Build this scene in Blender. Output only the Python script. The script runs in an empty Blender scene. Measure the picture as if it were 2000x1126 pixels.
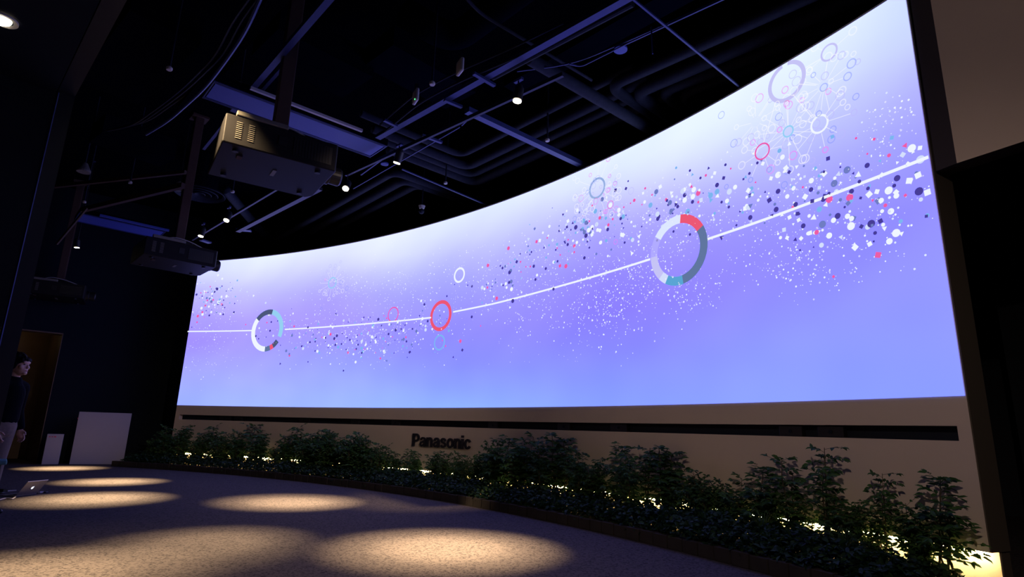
import bpy, bmesh, math, random
import numpy as np
from mathutils import Vector, Matrix

S = bpy.context.scene
COL = S.collection
rnd = random.Random(7)
PI = math.pi

# ------------------------------------------------------------ camera
F = np.array([0, math.cos(0.236444), math.sin(0.236444)])
R0 = np.array([1.0, 0, 0]); U0 = np.cross(R0, F); ROLL = 0.0298079
RR = math.cos(ROLL)*R0 + math.sin(ROLL)*U0
UU = -math.sin(ROLL)*R0 + math.cos(ROLL)*U0
cd = bpy.data.cameras.new('camera'); cam = bpy.data.objects.new('camera', cd); COL.objects.link(cam)
cd.sensor_width = 36; cd.lens = 1144.737/2000*36; cd.clip_start = 0.05; cd.clip_end = 100
cam.matrix_world = Matrix(((RR[0], UU[0], -F[0], 0), (RR[1], UU[1], -F[1], 0), (RR[2], UU[2], -F[2], 1.05), (0, 0, 0, 1)))
S.camera = cam

# ------------------------------------------------------------ world, exposure
w = bpy.data.worlds.new('world'); S.world = w; w.use_nodes = True
w.node_tree.nodes['Background'].inputs[0].default_value = (0.02, 0.03, 0.06, 1)
w.node_tree.nodes['Background'].inputs[1].default_value = 0.02
S.view_settings.view_transform = 'Standard'; S.view_settings.look = 'None'
S.view_settings.exposure = 0; S.view_settings.gamma = 1; S.view_settings.use_curve_mapping = False
SPOT_E = 6800.0          # power of one track lamp
STRIP_E = 38.0          # LED strip in the base recess
BLUE = 1.7              # the screen's blue runs past what the picture can show
WARM = (1.0, 0.70, 0.36)

# ------------------------------------------------------------ helpers
def lin(c):
    return tuple(((v/255)/12.92 if v/255 <= 0.04045 else ((v/255+0.055)/1.055)**2.4) for v in c)

def mat(name, col, rough=0.6, metal=0.0, noise=0.0, scale=20.0, bump=0.0, emit=None, estr=0.0, spec=0.5, sample=True, back=None):
    m = bpy.data.materials.new(name); m.use_nodes = True
    nt = m.node_tree; b = nt.nodes['Principled BSDF']
    b.inputs['Base Color'].default_value = (*col, 1); b.inputs['Roughness'].default_value = rough
    b.inputs['Metallic'].default_value = metal; b.inputs['Specular IOR Level'].default_value = spec
    if emit:
        b.inputs['Emission Color'].default_value = (*emit, 1); b.inputs['Emission Strength'].default_value = estr
        if not sample: m.cycles.emission_sampling = 'NONE'
    if noise or bump:
        tc = nt.nodes.new('ShaderNodeTexCoord'); n = nt.nodes.new('ShaderNodeTexNoise')
        n.inputs['Scale'].default_value = scale; n.inputs['Detail'].default_value = 4
        nt.links.new(tc.outputs['Object'], n.inputs['Vector'])
        if noise:
            mx = nt.nodes.new('ShaderNodeMix'); mx.data_type = 'RGBA'
            mx.inputs[6].default_value = (*[c*(1-noise) for c in col], 1)
            mx.inputs[7].default_value = (*[min(1, c*(1+noise)) for c in col], 1)
            nt.links.new(n.outputs['Fac'], mx.inputs[0]); nt.links.new(mx.outputs[2], b.inputs['Base Color'])
        if bump:
            bp = nt.nodes.new('ShaderNodeBump'); bp.inputs['Strength'].default_value = bump; bp.inputs['Distance'].default_value = 0.01
            nt.links.new(n.outputs['Fac'], bp.inputs['Height']); nt.links.new(bp.outputs[0], b.inputs['Normal'])
    return m

M = {}
M['beige'] = mat('beige_paint', (0.72, 0.62, 0.52), 0.75, noise=0.03, scale=3)
M['beige_dark'] = mat('dark_beige_paint', (0.10, 0.085, 0.065), 0.8, noise=0.04, scale=3)  # one even dark beige for the wall's back and end panel
M['slot'] = mat('slot_black', (0.010, 0.014, 0.024), 0.7, spec=0.2, noise=0.1, scale=8)
M['black'] = mat('black_plastic', (0.008, 0.008, 0.01), 0.45, noise=0.1, scale=30)
M['navy'] = mat('dark_navy_paint', (0.006, 0.010, 0.017), 0.85, spec=0.15, noise=0.15, scale=4)
M['ceil'] = mat('black_ceiling_paint', (0.0015, 0.002, 0.004), 0.9, spec=0.0, noise=0.2, scale=5, bump=0.2)
M['duct'] = mat('dark_duct_lagging', (0.014, 0.018, 0.034), 0.75, spec=0.2, noise=0.45, scale=16, bump=0.5)
M['ductdark'] = mat('black_duct_metal', (0.0026, 0.0036, 0.008), 0.8, spec=0.0, noise=0.3, scale=4, bump=0.15)
M['rail'] = mat('blue_lit_rail', (0.045, 0.058, 0.18), 0.45, metal=0.3, noise=0.2, scale=9)  # the screen's blue light is mixed into this metal colour
M['raildark'] = mat('dark_rail', (0.014, 0.018, 0.032), 0.45, metal=0.2, noise=0.2, scale=9)
M['panelblue'] = mat('blue_lit_panel', (0.05, 0.08, 0.38), 0.5, noise=0.05, scale=5)  # blue cast of the screen put into the panel's base colour
M['offwhite'] = mat('off_white_plastic', (0.55, 0.52, 0.50), 0.5, noise=0.03, scale=20)
M['bandark'] = mat('bulkhead_shade', (0.035, 0.028, 0.026), 0.7, noise=0.05, scale=4)  # shadow of the bulkhead's underside as colour; its end face shares it
M['white'] = mat('white_board', (0.36, 0.35, 0.42), 0.6, noise=0.02, scale=6)
M['projector'] = mat('projector_grey', (0.013, 0.0125, 0.014), 0.5, spec=0.12, metal=0.0, noise=0.12, scale=120, bump=0.05)
M['vent'] = mat('vent_light_grey', (0.16, 0.15, 0.13), 0.5, noise=0.1, scale=40)  # even lighter grey for projector vents and small fittings
M['post'] = mat('brown_grey_post', (0.075, 0.046, 0.036), 0.7, spec=0.15, noise=0.1, scale=10)
M['silver'] = mat('silver_aluminium', (0.55, 0.54, 0.57), 0.35, metal=0.8, noise=0.03, scale=30)
M['cable'] = mat('pale_cable', (0.45, 0.42, 0.42), 0.5, noise=0.05, scale=20)
M['lamp_on'] = mat('lamp_glow', (1, .9, .7), 0.5, emit=(1.0, 0.86, 0.62), estr=18, sample=False)
M['lamp_body'] = mat('lamp_black', (0.02, 0.02, 0.026), 0.4, metal=0.3, noise=0.1, scale=30)
M['green_led'] = mat('green_led', (0, 1, .2), 0.5, emit=(0.1, 1, 0.25), estr=2.5, sample=False)
M['red_led'] = mat('red_led', (1, .0, .1), 0.5, emit=(1, 0.05, 0.1), estr=1.5, sample=False)
M['strip'] = mat('warm_led_strip', (1, .8, .5), 0.5, emit=(1.0, 0.70, 0.30), estr=STRIP_E)
M['brick'] = mat('dark_red_brick', (0.026, 0.021, 0.022), 0.9, noise=0.5, scale=7, bump=0.6)
M['soil'] = mat('dark_soil', (0.03, 0.022, 0.016), 0.95, noise=0.4, scale=30, bump=0.8)
M['stem'] = mat('plant_stem', (0.09, 0.07, 0.035), 0.7, noise=0.3, scale=40)
M['skin'] = mat('skin', (0.55, 0.33, 0.25), 0.5, noise=0.05, scale=30)
M['hair'] = mat('black_hair', (0.006, 0.005, 0.005), 0.7, spec=0.1, noise=0.3, scale=60, bump=0.6)
M['jacket'] = mat('dark_navy_cloth', (0.003, 0.004, 0.007), 0.9, spec=0.05, noise=0.2, scale=50, bump=0.4)
M['trouser'] = mat('beige_cotton', (0.20, 0.165, 0.14), 0.9, spec=0.05, noise=0.08, scale=40, bump=0.3)
M['teal'] = mat('teal_fabric', (0.10, 0.26, 0.27), 0.8, noise=0.1, scale=60, bump=0.3)
M['lip'] = mat('lips', (0.38, 0.13, 0.12), 0.5, noise=0.05, scale=40)
M['void'] = mat('dark_void_wall', (0.015, 0.02, 0.026), 0.8, noise=0.1, scale=3)
M['doorwood'] = mat('brown_door_panel', (0.16, 0.10, 0.05), 0.5, noise=0.2, scale=5)
M['ink'] = mat('dark_letter_face', (0.014, 0.014, 0.022), 0.35, noise=0.05, scale=20)
M['pinkmark'] = mat('red_print', (0.55, 0.06, 0.14), 0.6, noise=0.05, scale=20)

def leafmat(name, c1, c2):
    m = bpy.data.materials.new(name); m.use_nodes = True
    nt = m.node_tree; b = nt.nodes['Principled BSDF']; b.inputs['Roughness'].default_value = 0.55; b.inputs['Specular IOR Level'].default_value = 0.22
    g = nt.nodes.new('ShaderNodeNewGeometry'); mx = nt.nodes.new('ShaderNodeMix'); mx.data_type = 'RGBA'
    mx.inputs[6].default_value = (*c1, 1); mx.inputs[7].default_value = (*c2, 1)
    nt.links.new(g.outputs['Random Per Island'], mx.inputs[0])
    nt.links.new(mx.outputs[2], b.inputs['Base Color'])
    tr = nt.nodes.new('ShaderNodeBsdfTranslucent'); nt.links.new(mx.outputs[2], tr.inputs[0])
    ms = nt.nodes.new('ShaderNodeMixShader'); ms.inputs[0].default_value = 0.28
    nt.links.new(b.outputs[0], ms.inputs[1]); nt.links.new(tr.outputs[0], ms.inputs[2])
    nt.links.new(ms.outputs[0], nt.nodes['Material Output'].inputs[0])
    return m
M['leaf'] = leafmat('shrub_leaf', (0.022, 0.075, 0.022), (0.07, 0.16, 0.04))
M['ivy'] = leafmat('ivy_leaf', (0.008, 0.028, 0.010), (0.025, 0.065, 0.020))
M['grass'] = leafmat('blade_leaf', (0.05, 0.12, 0.03), (0.16, 0.26, 0.08))

# carpet: fine speckle of light and dark fibres
def carpet():
    m = bpy.data.materials.new('speckled_carpet'); m.use_nodes = True
    nt = m.node_tree; b = nt.nodes['Principled BSDF']; b.inputs['Roughness'].default_value = 0.95
    b.inputs['Specular IOR Level'].default_value = 0.15
    tc = nt.nodes.new('ShaderNodeTexCoord')
    v = nt.nodes.new('ShaderNodeTexVoronoi'); v.inputs['Scale'].default_value = 62
    nt.links.new(tc.outputs['Object'], v.inputs['Vector'])
    n = nt.nodes.new('ShaderNodeTexNoise'); n.inputs['Scale'].default_value = 95; n.inputs['Detail'].default_value = 3
    nt.links.new(tc.outputs['Object'], n.inputs['Vector'])
    hs = nt.nodes.new('ShaderNodeSeparateColor'); nt.links.new(v.outputs['Color'], hs.inputs[0])
    ad = nt.nodes.new('ShaderNodeMath'); ad.operation = 'ADD'; nt.links.new(hs.outputs[0], ad.inputs[0]); nt.links.new(n.outputs['Fac'], ad.inputs[1])
    cr = nt.nodes.new('ShaderNodeValToRGB')
    cr.color_ramp.elements[0].position = 0.45; cr.color_ramp.elements[0].color = (0.019, 0.017, 0.020, 1)
    cr.color_ramp.elements[1].position = 1.25 if False else 1.0; cr.color_ramp.elements[1].color = (0.082, 0.070, 0.072, 1)
    nt.links.new(ad.outputs[0], cr.inputs[0]); nt.links.new(cr.outputs[0], b.inputs['Base Color'])
    bp = nt.nodes.new('ShaderNodeBump'); bp.inputs['Strength'].default_value = 0.5; bp.inputs['Distance'].default_value = 0.006
    nt.links.new(n.outputs['Fac'], bp.inputs['Height']); nt.links.new(bp.outputs[0], b.inputs['Normal'])
    return m
M['carpet'] = carpet()

def tag(o, label=None, cat=None, group=None, kind=None):
    if label: o['label'] = label
    if cat: o['category'] = cat
    if group: o['group'] = group
    if kind: o['kind'] = kind
    return o

def thing(name, label, cat, loc=(0, 0, 0), rz=0.0, group=None):
    o = bpy.data.objects.new(name, None); COL.objects.link(o); o.empty_display_size = 0.1
    o.location = loc; o.rotation_euler = (0, 0, rz)
    return tag(o, label, cat, group)

def copy_tree(o, parent=None):
    c = o.copy(); COL.objects.link(c)
    if parent: c.parent = parent
    for ch in o.children:
        copy_tree(ch, c)
    return c

class MB:
    def __init__(s): s.v = []; s.f = []; s.mi = []
    def add(s, vs, fs, mi=0):
        k = len(s.v); s.v += [tuple(v) for v in vs]; s.f += [tuple(i+k for i in f) for f in fs]; s.mi += [mi]*len(fs); return s
    def box(s, c, d, ax=None, mi=0):
        # c centre, d full sizes, ax optional 3x3 (rows = axes)
        A = np.eye(3) if ax is None else np.array(ax, float)
        c = np.array(c, float); vs = []
        for sx in (-.5, .5):
            for sy in (-.5, .5):
                for sz in (-.5, .5): vs.append(c + A[0]*sx*d[0] + A[1]*sy*d[1] + A[2]*sz*d[2])
        return s.add(vs, [(0, 1, 3, 2), (4, 6, 7, 5), (0, 4, 5, 1), (2, 3, 7, 6), (0, 2, 6, 4), (1, 5, 7, 3)], mi)
    def bar(s, a, b, wd, ht, mi=0, zoff=0):
        a = np.array(a, float); b = np.array(b, float); L = np.linalg.norm(b-a); x = (b-a)/L
        up = np.array([0, 0, 1.0]) if abs(x[2]) < 0.95 else np.array([0, 1.0, 0])
        y = np.cross(up, x); y /= np.linalg.norm(y); z = np.cross(x, y)
        return s.box((a+b)/2 + z*zoff, (L, wd, ht), (x, y, z), mi)
    def tube(s, pts, r, n=10, caps=True, mi=0):
        P = [np.array(p, float) for p in pts]; rs = r if isinstance(r, (list, tuple)) else [r]*len(P)
        k = len(s.v); prev = None
        for i, p in enumerate(P):
            t = (P[min(i+1, len(P)-1)] - P[max(i-1, 0)]); t /= max(1e-9, np.linalg.norm(t))
            if prev is None:
                u = np.cross(t, [0, 0, 1.0]) if abs(t[2]) < 0.9 else np.cross(t, [1.0, 0, 0])
            else: u = prev - t*np.dot(prev, t)
            u /= max(1e-9, np.linalg.norm(u)); v = np.cross(t, u); prev = u
            for j in range(n):
                a = 2*PI*j/n; s.v.append(tuple(p + (u*math.cos(a) + v*math.sin(a))*rs[i]))
        for i in range(len(P)-1):
            for j in range(n):
                s.f.append((k+i*n+j, k+i*n+(j+1) % n, k+(i+1)*n+(j+1) % n, k+(i+1)*n+j)); s.mi.append(mi)
        if caps:
            s.f.append(tuple(k+j for j in range(n))[::-1]); s.mi.append(mi)
            s.f.append(tuple(k+(len(P)-1)*n+j for j in range(n))); s.mi.append(mi)
        return s
    def prism(s, poly, z0, z1, mi=0):
        n = len(poly); vs = [(x, y, z0) for x, y in poly] + [(x, y, z1) for x, y in poly]
        return s.add(vs, [tuple(range(n))[::-1], tuple(range(n, 2*n))] + [(i, (i+1) % n, n+(i+1) % n, n+i) for i in range(n)], mi)
    def ball(s, c, r, seg=14, ring=10, mi=0):
        rx, ry, rz = (r, r, r) if not isinstance(r, (tuple, list)) else r
        k = len(s.v)
        for i in range(ring+1):
            th = PI*i/ring
            for j in range(seg):
                ph = 2*PI*j/seg; s.v.append((c[0]+rx*math.sin(th)*math.cos(ph), c[1]+ry*math.sin(th)*math.sin(ph), c[2]+rz*math.cos(th)))
        for i in range(ring):
            for j in range(seg):
                s.f.append((k+i*seg+j, k+(i+1)*seg+j, k+(i+1)*seg+(j+1) % seg, k+i*seg+(j+1) % seg)); s.mi.append(mi)
        return s
    def build(s, name, mats, parent=None, loc=None, smooth=False, bevel=0, remesh=0):
        V = np.array(s.v, float)
        me = bpy.data.meshes.new(name)
        if loc is None and parent is None: loc = V.mean(0); loc[2] = V[:, 2].min()
        if loc is not None: V = V - np.array(loc, float)
        me.from_pydata(V.tolist(), [], s.f)
        for m in (mats if isinstance(mats, list) else [mats]): me.materials.append(m)
        if isinstance(mats, list): me.polygons.foreach_set('material_index', s.mi)
        bm = bmesh.new(); bm.from_mesh(me)
        if not getattr(s, 'open', False): bmesh.ops.recalc_face_normals(bm, faces=bm.faces)
        bm.to_mesh(me); bm.free()
        if smooth: me.polygons.foreach_set('use_smooth', [True]*len(me.polygons))
        me.update()
        o = bpy.data.objects.new(name, me); COL.objects.link(o)
        if loc is not None: o.location = loc
        if parent: o.parent = parent
        if remesh:
            md = o.modifiers.new('r', 'REMESH'); md.mode = 'VOXEL'; md.voxel_size = remesh; md.use_smooth_shade = True
            sm = o.modifiers.new('s', 'SMOOTH'); sm.factor = 0.5; sm.iterations = 3
        if bevel:
            md = o.modifiers.new('b', 'BEVEL'); md.width = bevel; md.segments = 2; md.limit_method = 'ANGLE'
        if smooth:
            try: md = o.modifiers.new('w', 'WEIGHTED_NORMAL'); md.keep_sharp = True
            except Exception: pass
        return o

def one(name, mb, m, label, cat, group=None, **k):
    return tag(mb.build(name, m, **k), label, cat, group)
def struct(name, mb, m, **k):
    return tag(mb.build(name, m, **k), kind='structure')

def bend(pts, r=0.16, n=6):
    P = [np.array(p, float) for p in pts]; out = [P[0]]
    for i in range(1, len(P)-1):
        a = P[i-1]-P[i]; b = P[i+1]-P[i]; la = np.linalg.norm(a); lb = np.linalg.norm(b)
        q = min(r, la*.45, lb*.45); A = P[i]+a/la*q; B = P[i]+b/lb*q
        for j in range(n+1):
            t = j/n; out.append((1-t)**2*A + 2*t*(1-t)*P[i] + t*t*B)
    return out + [P[-1]]

# directions of the building's grid and of the curved screen wall
AD = np.array([-0.7071, 0.7071, 0]); BD = np.array([0.735, 0.678, 0])
CX, CY, RS = -13.3748, -3.1636, 18.4742
A0, A1 = 24.392, 73.176            # right and left ends of the wall, degrees
def cur(a, rad, z):
    t = math.radians(a); return (CX+rad*math.cos(t), CY+rad*math.sin(t), z)

def arcband(mb, a0, a1, r0, r1, z0, z1, n=None, mi=0):
    n = n or max(2, int(abs(a1-a0)*2)); k = len(mb.v)
    for i in range(n+1):
        a = a0+(a1-a0)*i/n
        mb.v += [cur(a, r0, z0), cur(a, r1, z0), cur(a, r1, z1), cur(a, r0, z1)]
    for i in range(n):
        b = k+4*i
        for q in range(4):
            mb.f.append((b+q, b+(q+1) % 4, b+4+(q+1) % 4, b+4+q)); mb.mi.append(mi)
    mb.f += [(k, k+3, k+2, k+1), (k+4*n, k+4*n+1, k+4*n+2, k+4*n+3)]; mb.mi += [mi, mi]
    return mb

# ------------------------------------------------------------ the setting
b = MB(); b.add([(-22, -8, 0), (12, -8, 0), (12, 24, 0), (-22, 24, 0)], [(0, 1, 2, 3)]); b.open = True
struct('floor', b, M['carpet'], loc=(0, 0, 0))
CEIL = 6.6
b = MB().box((-5, 8, CEIL+.1), (34, 32, .2)); struct('ceiling', b, M['ceil'])

# screen wall: board with a long slot, standing on a recessed base
WT = 5.02; Z0, Z1 = 1.067, 1.178; SA0, SA1 = 24.684, 72.80
b = MB()
arcband(b, A0, A1, RS, RS+.10, .30, Z0); arcband(b, A0, A1, RS, RS+.10, Z1, WT)
arcband(b, A0, SA0, RS, RS+.10, Z0, Z1); arcband(b, SA1, A1, RS, RS+.10, Z0, Z1)
struct('wall_front', b, M['beige'])
b = MB(); arcband(b, A0, A1, RS+.1377, RS+.245, 0, WT); struct('wall_back', b, M['beige_dark'])
b = MB(); arcband(b, A0+.02, A1-.02, RS+.1377-.012, RS+.1377-.001, 0, .30); struct('trim_1', b, M['beige'])
b = MB(); arcband(b, A0, A1, RS+.1005, RS+.1372, .30, WT); struct('trim_2', b, M['slot'])
# end panel of the wall, darker beige
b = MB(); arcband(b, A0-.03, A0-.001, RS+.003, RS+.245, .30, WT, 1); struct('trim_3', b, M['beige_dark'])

# bulkhead to the right of the screen
def along(p, d, t): return (p[0]+d[0]*t, p[1]+d[1]*t)
bd = (0.485, -0.875)
p0 = (3.52, 4.29); p1 = (3.463, 4.44); p2 = (3.62, 4.50)
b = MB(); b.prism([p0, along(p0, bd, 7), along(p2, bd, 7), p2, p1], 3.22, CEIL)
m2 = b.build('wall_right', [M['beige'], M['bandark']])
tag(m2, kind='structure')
for pl in m2.data.polygons:     # underside's shadow painted dark, end face in the same dark colour
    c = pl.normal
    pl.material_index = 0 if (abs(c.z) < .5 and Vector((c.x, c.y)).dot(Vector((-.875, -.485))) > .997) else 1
# dark room beyond
b = MB().bar((6.2, 7.2, 3.3), (9.2, -6, 3.3), .2, 6.6); struct('wall_far_right', b, M['void'])
b = MB().bar((4.0, 16.0, 3.3), (9.5, 6.5, 3.3), .2, 6.6); struct('wall_beyond', b, M['void'])

# left: portal wall, low soffit with a trim frame
cz = 4.4; cc = np.array([-4.91, 5.61, 0])
nB = -BD
q0 = cc[:2]; q1 = (cc+nB*7)[:2]; q2 = (cc+nB*7-np.array([-.678, .735, 0])*-.25)[:2]; q3 = (cc-np.array([-.678, .735, 0])*-.25)[:2]
b = MB().prism([tuple(q0), tuple(q1), tuple(q2), tuple(q3)], 0, cz+.01); struct('wall_left', b, M['navy'])
s0 = cc - AD*12; s1 = cc; s2 = cc+nB*9; s3 = s2 - AD*12
b = MB().prism([tuple(s0[:2]), tuple(s1[:2]), tuple(s2[:2]), tuple(s3[:2])], cz, CEIL); struct('ceiling_soffit', b, M['navy'])
t0 = cc; o1 = BD*.16
b = MB().prism([tuple((t0+BD*.012)[:2]), tuple((t0+o1)[:2]), tuple((t0+o1-AD*12)[:2]), tuple((t0+BD*.012-AD*12)[:2])], cz+.02, cz+.2)
b.prism([tuple((t0+BD*.012)[:2]), tuple((t0+o1)[:2]), tuple((t0+o1+AD*.12)[:2]), tuple((t0+BD*.012+AD*.12)[:2])], 0, cz+.2)
struct('trim_4', b, M['raildark'])
b = MB().bar((*(t0+BD*.02-AD*.004)[:2], 0), (*(t0+BD*.02-AD*.004)[:2], cz), .006, .012); struct('trim_5', b, M['rail'])

# back-left wall with a doorway recess
j0 = np.array((-10.746, 14.030, 0.000)[:2]); AB = np.array([-.7071, .7071]); BB = np.array([.743, .669])
DZ = 2.995
w0 = j0; w1 = j0+BB*9
b = MB().prism([tuple(w0), tuple(w1), tuple(w1+AB*.3), tuple(w0+AB*.3)], 0, CEIL); struct('wall_rear', b, M['navy'])
d0 = j0-BB*1.5
b = MB().prism([tuple(d0), tuple(j0), tuple(j0+AB*.3), tuple(d0+AB*.3)], DZ, CEIL)
b.prism([tuple(d0-BB*8), tuple(d0), tuple(d0+AB*.3), tuple(d0-BB*8+AB*.3)], 0, CEIL); struct('wall_rear_left', b, M['navy'])
b = MB().prism([tuple(j0+AB*.301), tuple(j0+AB*1.9), tuple(j0+AB*1.9+BB*.15), tuple(j0+AB*.301+BB*.15)], 0, DZ+.3)
b.prism([tuple(j0+AB*1.9-BB*2), tuple(j0+AB*1.9+BB*.2), tuple(j0+AB*2.1+BB*.2), tuple(j0+AB*2.1-BB*2)], 0, DZ+.3)
b.prism([tuple(j0+AB*.3-BB*1.7), tuple(j0+AB*1.9-BB*1.7), tuple(j0+AB*1.9-BB*1.55), tuple(j0+AB*.3-BB*1.55)], 0, DZ+.3)
b.prism([tuple(j0+AB*.3-BB*1.7), tuple(j0+AB*.3+BB*.2), tuple(j0+AB*2.1+BB*.2), tuple(j0+AB*2.1-BB*1.7)], DZ+.3, DZ+.4)
struct('wall_recess', b, M['doorwood'])
b = MB(); jb = j0-BB*.015
b.prism([tuple(jb-AB*.01), tuple(jb+BB*.014-AB*.01), tuple(jb+BB*.014+AB*.32), tuple(jb+AB*.32)], 0, DZ)
b.prism([tuple(d0-AB*.01), tuple(j0-AB*.01), tuple(j0+AB*.32), tuple(d0+AB*.32)], DZ-.03, DZ-.002); struct('door_1', b, M['doorwood'])

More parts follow.
